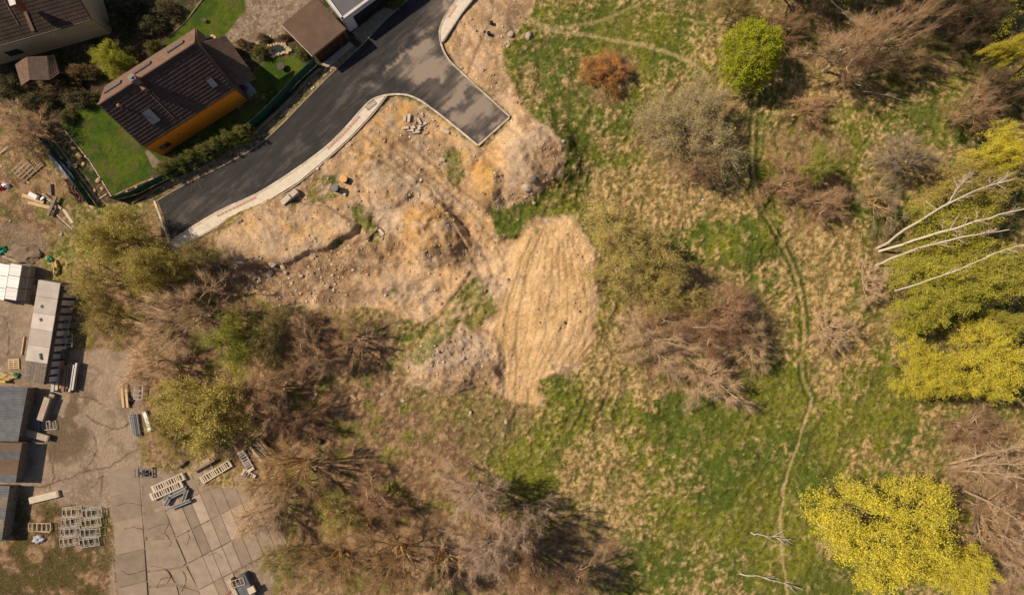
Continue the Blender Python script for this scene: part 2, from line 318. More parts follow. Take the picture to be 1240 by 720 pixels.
    rid = 1 - np.abs(fbm(X + Y * .6, Y - X * .3, 34, 45, 4, .55) * 2 - 1); z = z + dirt * (1 - f['sand'] * .7) * ((fbm(X, Y, 32, 46, 4) - .5) * 1.0 + (rid - .8) * .55)
    pad = poly(wx, wy, [(255, 262), (330, 240), (398, 250), (432, 268), (415, 292), (350, 318), (290, 326), (262, 310)], 3.5); z = z * (1 - .6 * pad) + .75 * pad
    f['pad'] = pad
    for q, hh, wd in BERMS: z = z + hh * (1 - ss(0, wd * 1.7, lined(wx + (n14 - .5) * 14, wy + (n6 - .5) * 8, q))) * (.2 + 1.0 * n6)
    z = z + (fbm(X, Y, 10, 42, 4, .6) - .5) * (.26 + .16 * dirt * (1 - f['sand'] * .6)) + (np.clip((n6 * .5 + fine * .5 - .5) * 4, -1, 1) * .13 + (n6 - .5) * .2) * (1 - dirt) + (vn(X / 2.3, Y / 2.3, 43) - .5) * .11
    f['mound'] = 0
    for cx, cy, rx, ry, rot, h in MOUNDS:
        k = ell(wx, wy, cx, cy, rx, ry, rot, .55); z = z + h * k * (0.8 + .4 * (fbm(X, Y, 14, 61, 4) - .3)); f['mound'] = np.maximum(f['mound'], k * (h > 1))
    z = z + f['mound'] * (fbm(X, Y, 9, 62, 4, .6) - .5) * .55
    z = z - .13 * f['ruts'] * (1 - .6 * f['sand']) - .10 * f['rut'] - .07 * f['path'] - .012 * f['stripe'] - .05 * f['fan'] - .09 * f['scrape'] - .12 * f['swath']
    flat = np.clip(np.maximum.reduce([poly(X, Y, ROAD, 14), poly(X, Y, PAVE_S, 12), poly(X, Y, PAVE_N, 12)]), 0, 1)
    west = np.maximum.reduce([1 - ss(170, 215, X + .25 * (Y - 600)), poly(X, Y, [(-60, -60), (480, -60), (480, 20), (380, 110), (190, 245), (-60, 300)], 8), 0.95 * poly(X, Y, YARD, 20)])
    z = z * (1 - np.maximum(flat, west * .94))
    inside = np.maximum.reduce([poly(X, Y, ROAD, 1.2), poly(X, Y, PAVE_S, 1.2), poly(X, Y, PAVE_N, 1.2)])
    z = z - .09 * inside
    edge = ss(0, 1, np.maximum(np.abs(X - 620) / 900, np.abs(Y - 360) / 560))
    f['z'] = z * (1 - edge) + edge * (fbm(X, Y, 600, 44, 3) - .5) * 2
    return f

def C3(c): return np.array(c)[None, :]
def mixc(a, b, t): return a * (1 - t[:, None]) + b * t[:, None]
def soil_colour(X, Y, f):
    n6, n14 = f['n6'], f['n14']; fine = f['fine']; tone = fbm(X, Y, 55, 92, 3)
    # meadow: green blades against last year's pale straw
    straw = mixc(C3((.42, .295, .14)), C3((.31, .215, .095)), ss(.35, .65, n14)); straw = mixc(straw, C3((.54, .385, .19)), ss(.52, .70, fine)); straw = mixc(straw, C3((.14, .115, .035)), ss(.48, .62, 1 - fine) * .8)
    gr = mixc(C3((.088, .128, .017)), C3((.175, .185, .022)), ss(.4, .62, tone)); gr = mixc(gr, C3((.072, .080, .014)), ss(.48, .68, 1 - fine) * .8); gr = mixc(gr, C3((.28, .24, .09)), ss(.55, .7, fbm(X, Y, 4.5, 96, 3)) * .6)
    t = n6 * .42 + fine * .33 + n14 * .25
    m = ss(-.10, .10, t - (.31 + .36 * f['green']))
    col = mixc(gr, straw, m); col = mixc(col, C3((.10, .10, .028)), f['swath'] * .45 * (1 - f['lit'])); col = mixc(col, C3((.40, .30, .13)), f['crown'] * .5)
    lit = mixc(C3((.31, .20, .115)), C3((.17, .105, .06)), ss(.38, .6, n6)); lit = mixc(lit, C3((.36, .25, .15)), ss(.56, .72, fine)); lit = mixc(lit, gr, ss(.54, .64, n14) * .7); ne = ss(900, 1000, X) * (1 - ss(120, 170, Y)); lit = mixc(lit, C3((.045, .055, .012)), ne * ss(.36, .5, n14) * .85); sw = ss(130, 90, X) * ss(600, 640, Y) if False else (1 - ss(110, 150, X)) * ss(590, 620, Y); lit = mixc(lit, C3((.075, .06, .02)), sw * ss(.36, .5, n14) * .85)  # corner litter darker; top right also has shade painted into the colour
    col = mixc(col, lit, f['lit'] * ss(.30, .5, n14 + f['lit'] * .4))
    # bare earth
    d = mixc(C3((.58, .39, .225)), C3((.44, .31, .205)), ss(.42, .58, f['warmdirt'])); d = mixc(d, C3((.66, .47, .30)), ss(.5, .62, fbm(X, Y, 70, 97, 3)) * .6); d = mixc(d, C3((.29, .18, .10)), ss(.47, .62, n14) * .85); d = mixc(d, C3((.40, .31, .24)), ss(.54, .64, fbm(X, Y, 24, 197, 4)) * .6); d = mixc(d, C3((.62, .37, .15)), ss(.52, .66, fbm(X, Y, 30, 98, 4)) * .5)
    d = mixc(d, C3((.68, .48, .30)), ss(.52, .72, fine) * .6)
    d = mixc(d, C3((.36, .26, .18)), ss(.52, .75, n6) * .5)
    d = mixc(d, C3((.50, .385, .29)), f['grey'] * .7 * ss(.3, .5, n14 + .1)); d = mixc(d, C3((.52, .30, .10)), f['orange'] * ss(.32, .55, n14) * .85)
    sd_ = mixc(C3((.66, .45, .24)), C3((.55, .36, .18)), ss(.4, .6, n14)); sd_ = mixc(sd_, C3((.70, .51, .30)), ss(.5, .7, fine) * .6); sd_ = mixc(sd_, C3((.52, .33, .16)), f['stripe'] * .12); sd_ = mixc(sd_, C3((.42, .26, .13)), f['fan'] * .6)
    d = mixc(d, sd_, f['sand']); dk = mixc(C3((.21, .13, .075)), C3((.34, .22, .135)), ss(.42, .62, fine)); d = mixc(d, dk, np.clip(f['dark'], 0, 1) * ss(.26, .42, n14) * .9)
    d = mixc(d, C3((.30, .20, .12)), f['scrape'] * .5)
    wd = mixc(gr, C3((.30, .24, .11)), ss(.5, .66, fine) * .6); d = mixc(d, wd, f['weed'] * .85)
    col = mixc(col, d, f['dirt'])
    col = mixc(col, C3((.06, .09, .015)), f['rut'] * ss(.22, .45, n14) * .95); col = mixc(col, C3((.46, .35, .19)), f['path'] * .8); col = mixc(col, C3((.14, .10, .05)), f['ruts'] * .5)
    # gardens, verge, yard
    g = mixc(C3((.075, .055, .032)), C3((.035, .05, .014)), ss(.45, .58, n14)); g = mixc(g, C3((.16, .11, .07)), ss(.58, .7, fine)); col = mixc(col, g, f['garden'])
    v = mixc(C3((.27, .19, .12)), C3((.12, .11, .04)), ss(.48, .6, n6)); v = mixc(v, C3((.40, .31, .22)), ss(.56, .7, fine)); col = mixc(col, v, f['verge'] * .9)
    c = mixc(C3((.335, .25, .185)), C3((.27, .20, .15)), ss(.42, .62, f['warmdirt'])); c = mixc(c, C3((.20, .15, .105)), ss(.54, .68, n14) * .6); c = mixc(c, C3((.42, .33, .26)), ss(.55, .72, fine) * .6)
    yard_dark = np.maximum.reduce([ell(X, Y, 85, 520, 26, 50, 20), ell(X, Y, 30, 640, 60, 40), ell(X, Y, 75, 450, 20, 60)]); c = mixc(c, C3((.13, .09, .055)), np.clip(yard_dark, 0, 1) * ss(.36, .5, n14) * .8)  # darker patches towards the left side of the yard
    ck = np.minimum.reduce([lined(X + (n6 - .5) * 6, Y + (n14 - .5) * 8, q) for q in ([(100, 572), (128, 566), (166, 545)], [(96, 478), (118, 484), (130, 492)], [(112, 520), (118, 545), (104, 570)], [(44, 590), (80, 580), (100, 570)], [(105, 500), (135, 520), (165, 512)], [(112, 590), (125, 575), (122, 600)], [(60, 545), (66, 575), (60, 600)], [(5, 380), (14, 400), (12, 430)])])
    c = mixc(c, C3((.09, .065, .04)), (1 - ss(.3, 1.3, ck)) * .8)
    col = mixc(col, c, f['yard'])
    lw = mixc(C3((.045, .085, .008)), C3((.085, .12, .012)), ss(.4, .62, n14)); lw = mixc(lw, C3((.03, .055, .008)), ss(.5, .72, fine) * .6); lw = mixc(lw, C3((.12, .12, .03)), ss(.52, .68, tone) * .6); lw = mixc(lw, C3((.11, .085, .04)), ss(.62, .7, n6) * .6); col = mixc(col, lw, f['lawn'])
    dr = mixc(C3((.27, .20, .15)), C3((.19, .14, .10)), ss(.42, .6, n6)); dr = mixc(dr, C3((.36, .28, .21)), ss(.55, .7, fine)); col = mixc(col, dr, f['drive'])
    mud = np.maximum.reduce([ell(X, Y, 30, 290, 30, 18, 20), ell(X, Y, 20, 330, 40, 20)]) * (1 - f['yard']); col = mixc(col, C3((.24, .175, .13)), mud * .8)
    return np.clip(col * (0.86 + .28 * fbm(X, Y, 2.0, 95, 2))[:, None], .01, .8)

# ---- the terrain sheet
fx = np.arange(-60, 60.01, 0.15); fy = np.arange(-36.5, 36.51, 0.15)
cx_ = np.array([-900, -500, -300, -200, -140, -110, -90, -78, -70, -64.]); cy_ = np.array([-900, -500, -300, -180, -120, -90, -70, -58, -50, -44, -40.])
GX = np.concatenate([cx_, fx, -cx_[::-1]]); GY = np.concatenate([cy_, fy, -cy_[::-1]])
gxx, gyy = np.meshgrid(GX, GY); nx, ny = len(GX), len(GY)
PXX = (gxx / PX + 620).ravel(); PYY = (360 - gyy / PX).ravel()
FLD = fields(PXX, PYY)
GZ = FLD['z'].reshape(ny, nx)
def gz(x, y):
    """terrain height at world x, y (scalars or arrays)"""
    x = np.asarray(x, float); y = np.asarray(y, float)
    i = np.clip(np.searchsorted(GX, x) - 1, 0, nx - 2); j = np.clip(np.searchsorted(GY, y) - 1, 0, ny - 2)
    tx = np.clip((x - GX[i]) / (GX[i + 1] - GX[i]), 0, 1); ty = np.clip((y - GY[j]) / (GY[j + 1] - GY[j]), 0, 1)
    return (GZ[j, i] * (1 - tx) + GZ[j, i + 1] * tx) * (1 - ty) + (GZ[j + 1, i] * (1 - tx) + GZ[j + 1, i + 1] * tx) * ty
def G(px, py, dz=0.0):
    p = W(px, py); return Vector((p.x, p.y, float(gz(p.x, p.y)) + dz))
idx = np.arange(nx * ny).reshape(ny, nx)
Fq = np.stack([idx[:-1, :-1].ravel(), idx[:-1, 1:].ravel(), idx[1:, 1:].ravel(), idx[1:, :-1].ravel()], 1)
me = mesh_np('terrain', np.stack([gxx.ravel(), gyy.ravel(), GZ.ravel()], 1), Fq, smooth=True)
colr = soil_colour(PXX, PYY, FLD)
ca = me.attributes.new('soil', 'FLOAT_COLOR', 'POINT'); ca.data.foreach_set('color', np.concatenate([colr, np.clip(1 - .75 * FLD['yard'] - .35 * FLD['dirt'] - .5 * FLD['lawn'], .2, 1)[:, None]], 1).astype(np.float32).ravel())
def soil_material():
    m = bpy.data.materials.new('meadow_and_earth'); m.use_nodes = True; t = m.node_tree; N = t.nodes; L = t.links; b = N['Principled BSDF']
    b.inputs['Roughness'].default_value = 0.95; b.inputs['Specular IOR Level'].default_value = 0.15
    a = N.new('ShaderNodeAttribute'); a.attribute_name = 'soil'; tc = N.new('ShaderNodeTexCoord')
    n = N.new('ShaderNodeTexNoise'); n.inputs['Scale'].default_value = 5.5; n.inputs['Detail'].default_value = 5; n.inputs['Roughness'].default_value = .7; L.new(tc.outputs['Object'], n.inputs['Vector'])
    mr = N.new('ShaderNodeMapRange'); mr.inputs['From Min'].default_value = .28; mr.inputs['From Max'].default_value = .72; mr.inputs['To Min'].default_value = .55; mr.inputs['To Max'].default_value = 1.4
    L.new(n.outputs['Fac'], mr.inputs['Value'])
    mg = N.new('ShaderNodeMix'); mg.data_type = 'FLOAT'; mg.inputs[2].default_value = 1.0; L.new(a.outputs['Alpha'], mg.inputs[0]); L.new(mr.outputs[0], mg.inputs[3])
    s = N.new('ShaderNodeVectorMath'); s.operation = 'SCALE'; L.new(a.outputs['Color'], s.inputs[0]); L.new(mg.outputs[0], s.inputs['Scale']); L.new(s.outputs[0], b.inputs['Base Color'])
    n2 = N.new('ShaderNodeTexNoise'); n2.inputs['Scale'].default_value = 4.0; n2.inputs['Detail'].default_value = 6; n2.inputs['Roughness'].default_value = .7; L.new(tc.outputs['Object'], n2.inputs['Vector'])
    bp = N.new('ShaderNodeBump'); bp.inputs['Strength'].default_value = .8; bp.inputs['Distance'].default_value = .16; L.new(n2.outputs['Fac'], bp.inputs['Height']); L.new(bp.outputs[0], b.inputs['Normal'])
    return m
link('ground', me, soil_material(), kind='structure')

# ---- asphalt with dust and mud dragged over it
def cdt_sheet(name, pts, z, step, attrf=None):
    P = [W(*p) for p in pts]; V = [Vector((p.x, p.y)) for p in P]; n = len(V)
    E = [(i, (i + 1) % n) for i in range(n)]
    xs = [v.x for v in V]; ys = [v.y for v in V]
    gx, gy = np.meshgrid(np.arange(min(xs), max(xs), step), np.arange(min(ys), max(ys), step)); gx = gx.ravel() + .01; gy = gy.ravel() + .013
    d = polyd(gx / PX + 620, 360 - gy / PX, pts); k = d < -step / PX * .4
    V += [Vector((a, b)) for a, b in zip(gx[k], gy[k])]
    v2, _, f2, _, _, _ = delaunay_2d_cdt(V, E, [], 1, 1e-4)
    vv = np.array([(v.x, v.y, z) for v in v2]); me = mesh_np(name, vv, np.array([f for f in f2 if len(f) == 3]))
    if attrf is not None:
        a = me.attributes.new('dust', 'FLOAT', 'POINT'); a.data.foreach_set('value', attrf(vv[:, 0] / PX + 620, 360 - vv[:, 1] / PX).astype(np.float32))
    return me
def dustf(X, Y):
    wx, wy = warp(X, Y, 10, 26, 71)
    drag = vn((X * .62 + Y * .78 + (fbm(X, Y, 22, 72) - .5) * 40) / 9, (X * .78 - Y * .62) / 60, 73)
    b = 1.0 * poly(wx, wy, [(500, 60), (560, 80), (625, 140), (580, 182), (520, 130), (470, 112), (440, 100), (470, 80)], 22)
    b = np.maximum(b, .9 * line(wx, wy, [(545, 0), (520, 40), (490, 70), (460, 98), (430, 122)], 34, 24))
    b = np.maximum(b, .45 * line(wx, wy, [(430, 130), (400, 155), (350, 190), (290, 225), (220, 265)], 22, 22))
    b = np.maximum(b, .35 * ell(wx, wy, 330, 178, 30, 10, -35)) 
    b = b - .75 * ell(wx, wy, 500, 104, 45, 11, 8, .5) - .3 * ell(wx, wy, 470, 90, 30, 10, -40) - .2 * ell(wx, wy, 575, 150, 20, 12)
    base = .40 * poly(wx, wy, [(505, 55), (545, 60), (625, 140), (580, 182), (530, 130), (490, 100)], 18)
    return np.clip(base * (.7 + .5 * fbm(X, Y, 12, 75)) + b * (.0 + 1.5 * drag ** 1.5) * (.3 + 1.2 * fbm(X, Y, 14, 74)) * .95, 0, 1)
def asphalt():
    m = bpy.data.materials.new('asphalt'); m.use_nodes = True; t = m.node_tree; N = t.nodes; L = t.links; b = N['Principled BSDF']; b.inputs['Roughness'].default_value = .8; b.inputs['Specular IOR Level'].default_value = .3
    a = N.new('ShaderNodeAttribute'); a.attribute_name = 'dust'; tc = N.new('ShaderNodeTexCoord'); vr = N.new('ShaderNodeVectorRotate'); vr.rotation_type = 'Z_AXIS'; vr.inputs['Angle'].default_value = -.72; L.new(tc.outputs['Object'], vr.inputs['Vector']); mp = N.new('ShaderNodeMapping'); mp.inputs['Scale'].default_value = (.28, 1.5, 1); L.new(vr.outputs[0], mp.inputs[0])
    n = N.new('ShaderNodeTexNoise'); n.inputs['Scale'].default_value = 1.0; n.inputs['Detail'].default_value = 9; n.inputs['Roughness'].default_value = .72; L.new(mp.outputs[0], n.inputs['Vector'])
    ad = N.new('ShaderNodeMath'); ad.operation = 'MULTIPLY_ADD'; ad.inputs[1].default_value = .60; L.new(a.outputs['Fac'], ad.inputs[0]); L.new(n.outputs['Fac'], ad.inputs[2])
    r = N.new('ShaderNodeValToRGB'); E = r.color_ramp.elements; E[0].position = .36; E[0].color = (.018, .018, .021, 1); E[1].position = 1.0; E[1].color = (.27, .215, .175, 1)
    e = E.new(.56); e.color = (.034, .032, .034, 1); e = E.new(.80); e.color = (.105, .088, .078, 1)
    L.new(ad.outputs[0], r.inputs[0]); L.new(r.outputs[0], b.inputs['Base Color'])
    n2 = N.new('ShaderNodeTexNoise'); n2.inputs['Scale'].default_value = 30; L.new(tc.outputs['Object'], n2.inputs['Vector'])
    bp = N.new('ShaderNodeBump'); bp.inputs['Strength'].default_value = .3; bp.inputs['Distance'].default_value = .02; L.new(n2.outputs['Fac'], bp.inputs['Height']); L.new(bp.outputs[0], b.inputs['Normal'])
    return m
link('road', cdt_sheet('road', ROAD, 0.0, .35, dustf), asphalt(), kind='structure')

# ---- pavements, kerbs
m_pav = mat('concrete_paving', (.66, .58, .48), (.56, .49, .40), 2.5, .85, .25, 25)
m_kerb = mat('kerb_concrete', (.58, .50, .42), (.46, .39, .33), 3, .85, .2, 20)
m_red = mat('red_tactile_paving', (.52, .28, .20), (.46, .28, .21), 4, .85)
for q in (PAVE_S, PAVE_N):
    mb = MB(); mb.prism([W(*p)[:2] for p in q], -.1, .10); mb.build('pavement', m_pav, kind='structure')
def kerb(name, pts, z0, z1, wd, m, off=0.0, L=1.0):
    """kerb stones laid end to end with small joints"""
    mb = MB(); P = [W(*p).to_2d() for p in smooth_pts(pts, 3)]; rnd = random.Random(len(pts))
    for a, b in zip(P[:-1], P[1:]):
        d = b - a; n = max(1, round(d.length / L)); u = d.normalized(); nrm = Vector((-u.y, u.x))
        for i in range(n):
            c = a + d * ((i + .5) / n) + nrm * off
            mb.box((c.x, c.y, (z0 + z1) / 2 + rnd.uniform(-.006, .006)), (d.length / n - .015, wd, z1 - z0), math.atan2(u.y, u.x), tone=rnd.uniform(.3, .7), bev=.012)
    o = mb.build(name, m, kind='structure'); return o
kerb('kerb', ROAD_NW, -.1, .06, .16, mat('worn_kerb', (.34, .26, .20), (.22, .17, .12), 2, .9, .2, attr='tone'), .05)
m_k = mat('pale_kerb', (.60, .52, .43), (.48, .40, .33), 3, .85, attr='tone')
kerb('kerb', ROAD_SE, -.1, .13, .2, m_k, -.05)
kerb('kerb', ROAD_NE, -.1, .13, .2, m_k, -.05)
kerb('kerb', [(579, 176.5), (617, 142.5)], -.1, .09, .2, m_k)
kerb('kerb', [(187, 243), (209, 303)], -.1, .08, .22, m_k)
kerb('kerb', [(469, 116), (457, 132), (446, 145), (425, 167), (401, 189), (363, 221), (321, 247), (271, 271), (210, 305)], -.1, .12, .09, m_kerb)
kerb('kerb', [(593, -30), (574, -2), (559, 17), (547, 35), (537, 51)], -.1, .12, .09, m_kerb)
for pts in ([(263, 262), (286, 251), (311, 239)], [(397, 181), (417, 162), (436, 141)], [(543, 22), (553, 7)]):
    mb = MB(); P = [W(*p).to_2d() for p in pts]
    for a, b in zip(P[:-1], P[1:]):
        d = b - a; n = int(d.length / .4); u = d.normalized()
        for i in range(n):
            c = a + d * ((i + .5) / n); mb.box((c.x, c.y, .103), (.385, .27, .012), math.atan2(u.y, u.x), tone=.5)
    mb.build('tactile_strip', m_red, kind='structure')
# ---------------------------------------------------------------- trees: skeletons of curved limbs, spikes for twigs, small faces for leaves
def tubes(P, R, n=4):
    """P (M,K,3) R (M,K) -> verts, quad faces"""
    M_, K, _ = P.shape; T = np.gradient(P, axis=1); T /= np.linalg.norm(T, axis=2, keepdims=True) + 1e-9
    ref = np.where(np.abs(T[:, :1, 2:3]) > .9, np.array([1., 0, 0]), np.array([0, 0, 1.])); ref = np.broadcast_to(ref, T.shape)
    A = np.cross(ref, T); A /= np.linalg.norm(A, axis=2, keepdims=True) + 1e-9; B = np.cross(T, A)
    an = np.arange(n) * 2 * np.pi / n
    V = P[:, :, None] + R[:, :, None, None] * (A[:, :, None] * np.cos(an)[:, None] + B[:, :, None] * np.sin(an)[:, None])
    ix = np.arange(M_ * K * n).reshape(M_, K, n); nx_ = np.roll(ix, -1, axis=2)
    F = np.stack([ix[:, :-1], nx_[:, :-1], nx_[:, 1:], ix[:, 1:]], -1).reshape(-1, 4)
    return V.reshape(-1, 3), F
def bez(P0, P1, P2, K):
    t = np.linspace(0, 1, K)[None, :, None]
    return (1 - t) ** 2 * P0[:, None] + 2 * t * (1 - t) * P1[:, None] + t * t * P2[:, None]
def unit(v): return v / (np.linalg.norm(v, axis=-1, keepdims=True) + 1e-9)
def spikes(P, D, Ln, r):
    """one thin three-sided pyramid per twig"""
    T = unit(D); ref = np.where(np.abs(T[:, 2:3]) > .9, np.array([1., 0, 0]), np.array([0, 0, 1.])); A = unit(np.cross(ref, T)); B = np.cross(T, A)
    V = np.stack([P + A * r, P + (-.5 * A + .87 * B) * r, P + (-.5 * A - .87 * B) * r, P + T * Ln[:, None]], 1)
    k = np.arange(len(P)) * 4; F = np.concatenate([np.stack([k, k + 1, k + 3], 1), np.stack([k + 1, k + 2, k + 3], 1), np.stack([k + 2, k, k + 3], 1)])
    return V.reshape(-1, 3), F
def leaf_quads(rg, C, size, upb=.7):
    nn = unit(rg.normal(size=C.shape) + np.array([0, 0, upb])); a = unit(np.cross(nn, rg.normal(size=C.shape))); b = np.cross(nn, a)
    s = size * rg.uniform(.6, 1.35, len(C))[:, None]
    V = np.stack([C - a * s * .7, C - b * s * .38, C + a * s * .7, C + b * s * .38], 1).reshape(-1, 3)
    return V, np.arange(len(C) * 4).reshape(-1, 4)
def grow(seed, H=10, R=5, base=.3, nclump=36, nlimb=6, m=7, cr=1.2, ntw=6000, twl=.9, twr=.016, nleaf=0, leaf=.16, tr=.17, stems=False, up=.35, out=.7, flat=.8, shell=.5, hang=0., lob=.3):
    rg = np.random.default_rng(seed)
    # clump centres, spread by best candidate, on an uneven outline
    ph = rg.uniform(0, 6.28, 4); am = rg.uniform(.3, 1, 4) * lob / 2
    def cand(k):
        a = rg.uniform(0, 2 * np.pi, k); q = np.sqrt(rg.uniform(0.01, 1, k)); Ra = R * (1 - lob / 2 + sum(am[i] * np.sin((i + 2) * a + ph[i]) for i in range(4)) * .6)
        rad = q * (Ra - cr * .7); top = np.sqrt(np.clip(1 - (q * .95) ** 2, 0, 1)); h = base + (1 - base) * (flat * top * rg.uniform(shell, 1, k) + (1 - flat) * rg.uniform(0, 1, k))
        return np.stack([rad * np.cos(a), rad * np.sin(a), h * H - cr * .4], 1)
    C = cand(1)
    while len(C) < nclump:
        k = cand(14); d = np.linalg.norm(k[:, None] - C[None], axis=2).min(1); C = np.concatenate([C, k[[d.argmax()]]])
    # limbs
    az = np.arctan2(C[:, 1], C[:, 0]); order = np.argsort(az); grp = np.empty(len(C), int); grp[order] = np.arange(len(C)) * nlimb // len(C)
    L2 = np.stack([C[grp == g].mean(0) for g in range(nlimb)]); L2[:, 2] *= 1.02
    th = H * base * (0.25 if stems else 1.0)
    if stems: L0 = np.c_[rg.normal(size=(nlimb, 2)) * .22, np.full(nlimb, -.3)]; th = .2
    else: L0 = np.c_[rg.normal(size=(nlimb, 2)) * .05, th * rg.uniform(.75, 1.25, nlimb)]
    mid = (L0 + L2) / 2 + np.c_[rg.normal(size=(nlimb, 2)) * .3, np.full(nlimb, H * (.10 if not stems else .02))]
    LP = bez(L0, mid, L2, 8) + rg.normal(size=(nlimb, 8, 3)) * .05 * R / 5
    VS, FS = [], []; off = 0
    def put(v, f):
        nonlocal off
        VS.append(v); FS.append(f + off); off += len(v)
    if not stems:
        tt = np.linspace(0, 1, 6); tp = np.c_[np.cumsum(rg.normal(size=(6, 2)) * .04, 0), tt * (th * 1.15 + .5) - .5][None]; put(*tubes(tp, (tr * (1.3 - .6 * tt))[None], 7))
    put(*tubes(LP, np.linspace(tr * .72, tr * .25, 8)[None] * rg.uniform(.8, 1.2, (nlimb, 1)), 5))
    # sub limbs to every clump
    ti = rg.integers(3, 8, len(C)); S0 = LP[grp, ti]; mid = (S0 + C) / 2 + rg.normal(size=C.shape) * .25 + np.array([0, 0, .1 * R / 5])
    SP = bez(S0, mid, C, 6); put(*tubes(SP, np.linspace(tr * .34, tr * .13, 6)[None].repeat(len(C), 0), 4))
    # branchlets
    ci = np.repeat(np.arange(len(C)), m); B0 = SP[ci, rg.integers(2, 6, len(ci))]; off_ = unit(rg.normal(size=(len(ci), 3)) + unit(C[ci] - np.array([0, 0, H * base])) * out) * cr * rg.uniform(.6, 1.25, (len(ci), 1))
    B2 = C[ci] + off_; BP = bez(B0, (B0 + B2) / 2 + rg.normal(size=B0.shape) * .12, B2, 5); V, F = tubes(BP, np.linspace(tr * .10, twr * .9, 5)[None].repeat(len(ci), 0), 3)
    tw_v, tw_f = [V], [F]; wood = (np.concatenate(VS), np.concatenate(FS))
    F = np.concatenate([F[:, [0, 1, 2]], F[:, [0, 2, 3]]])
    bi = rg.integers(0, len(BP), ntw); tq = rg.uniform(.1, 4, ntw); k = tq.astype(int); fr = (tq - k)[:, None]; T0 = BP[bi, k] * (1 - fr) + BP[bi, np.minimum(k + 1, 4)] * fr
    D = unit(T0 - np.array([0, 0, H * base * .8])) * out + np.array([0, 0, up - hang]) + rg.normal(size=T0.shape) * .55
    ln = twl * rg.uniform(.4, 1.25, ntw); v2, f2 = spikes(T0, D, ln, twr)
    tw = (np.concatenate([V, v2]), np.concatenate([F, f2 + len(V)])); tone = np.repeat(rg.uniform(.2, .8, len(tw[0]) // 1 // 4 + 1), 4)[:len(tw[0])]
    nm = 'tree_%d' % seed
    res = [mesh_np(nm + '_wood', *wood, smooth=True), mesh_np(nm + '_twigs', *tw, attr=tone)]
    if nleaf:
        li = rg.integers(0, ntw, nleaf); q = rg.uniform(.3, 1.1, nleaf)[:, None]; c = T0[li] + unit(D)[li] * ln[li, None] * q + rg.normal(size=(nleaf, 3)) * .10
        c[:, 2] -= hang * rg.uniform(0, 1, nleaf) * .6
        v, f = leaf_quads(rg, c, leaf); ct = rg.uniform(.25, .75, ntw)[li] * .5 + rg.uniform(0, 1, nleaf) * .5; res.append(mesh_np(nm + '_leaves', v, f, attr=np.repeat(ct, 4)))
    else: res.append(None)
    return dict(H=H, R=R, me=res)
LIB = {
 'willow': [grow(101, 11, 6, .25, 60, 7, 8, 1.2, 9000, .7, .014, 46000, .095, .2, hang=.2, lob=.3), grow(102, 11, 6, .25, 54, 6, 8, 1.25, 8000, .7, .014, 38000, .095, .2, hang=.2, lob=.6)],
 'leafy': [grow(111, 9, 5, .2, 40, 6, 7, 1.2, 6500, .8, .013, 22000, .105, .18, stems=True, lob=.7, shell=.35), grow(112, 9, 5, .2, 36, 7, 7, 1.2, 6500, .8, .013, 20000, .105, .18, lob=.7, shell=.35)],
 'budding': [grow(121, 9, 5.5, .22, 44, 7, 7, 1.25, 8000, .8, .0125, 9000, .09, .18, lob=.6, shell=.35), grow(122, 9, 5.5, .15, 42, 9, 7, 1.25, 7500, .8, .0125, 9000, .09, .16, stems=True, lob=.7, shell=.35)],
 'bare': [grow(131, 9, 5, .2, 34, 8, 8, 1.2, 7500, .95, .011, 0, .1, .19, up=.4, lob=.8, shell=.3), grow(132, 9, 5, .12, 30, 10, 8, 1.15, 7000, .95, .011, 0, .1, .15, stems=True, up=.5, out=.9, lob=.8, shell=.3)],
 'fan': [grow(141, 8, 5, .12, 28, 12, 7, 1.1, 4200, 1.1, .012, 0, .1, .17, stems=True, up=.3, out=1.3, flat=.7, lob=.6), grow(142, 8, 5, .12, 26, 11, 7, 1.1, 3800, 1.1, .012, 1500, .08, .16, stems=True, up=.3, out=1.3, flat=.7, lob=.6)],
 'round': [grow(151, 8, 4.0, .12, 120, 8, 6, .85, 5000, .4, .012, 36000, .11, .15, shell=.94, flat=1.0, lob=.16)],
 'shrub': [grow(161, 3, 2.4, .1, 24, 8, 6, .6, 3000, .55, .012, 0, .1, .05, stems=True, lob=.5), grow(162, 3, 2.4, .1, 24, 8, 6, .6, 2200, .5, .012, 4800, .11, .05, stems=True, lob=.5)],
}
m_bark = mat('bark_brown', (.17, .125, .09), (.09, .065, .045), 4, .9, .3, 18)
m_barkg = mat('bark_grey', (.30, .25, .20), (.17, .14, .11), 4, .9, .3, 18)
m_barkw = mat('birch_bark', (.66, .59, .50), (.30, .25, .20), 2.2, .7, .15, 12, contrast=(.28, .42))
m_bark_o = mat('bark_ochre', (.66, .44, .18), (.46, .31, .14), 2, .9)
m_barkp = mat('bark_pale_brown', (.60, .46, .32), (.40, .29, .20), 3, .9, .3, 18)
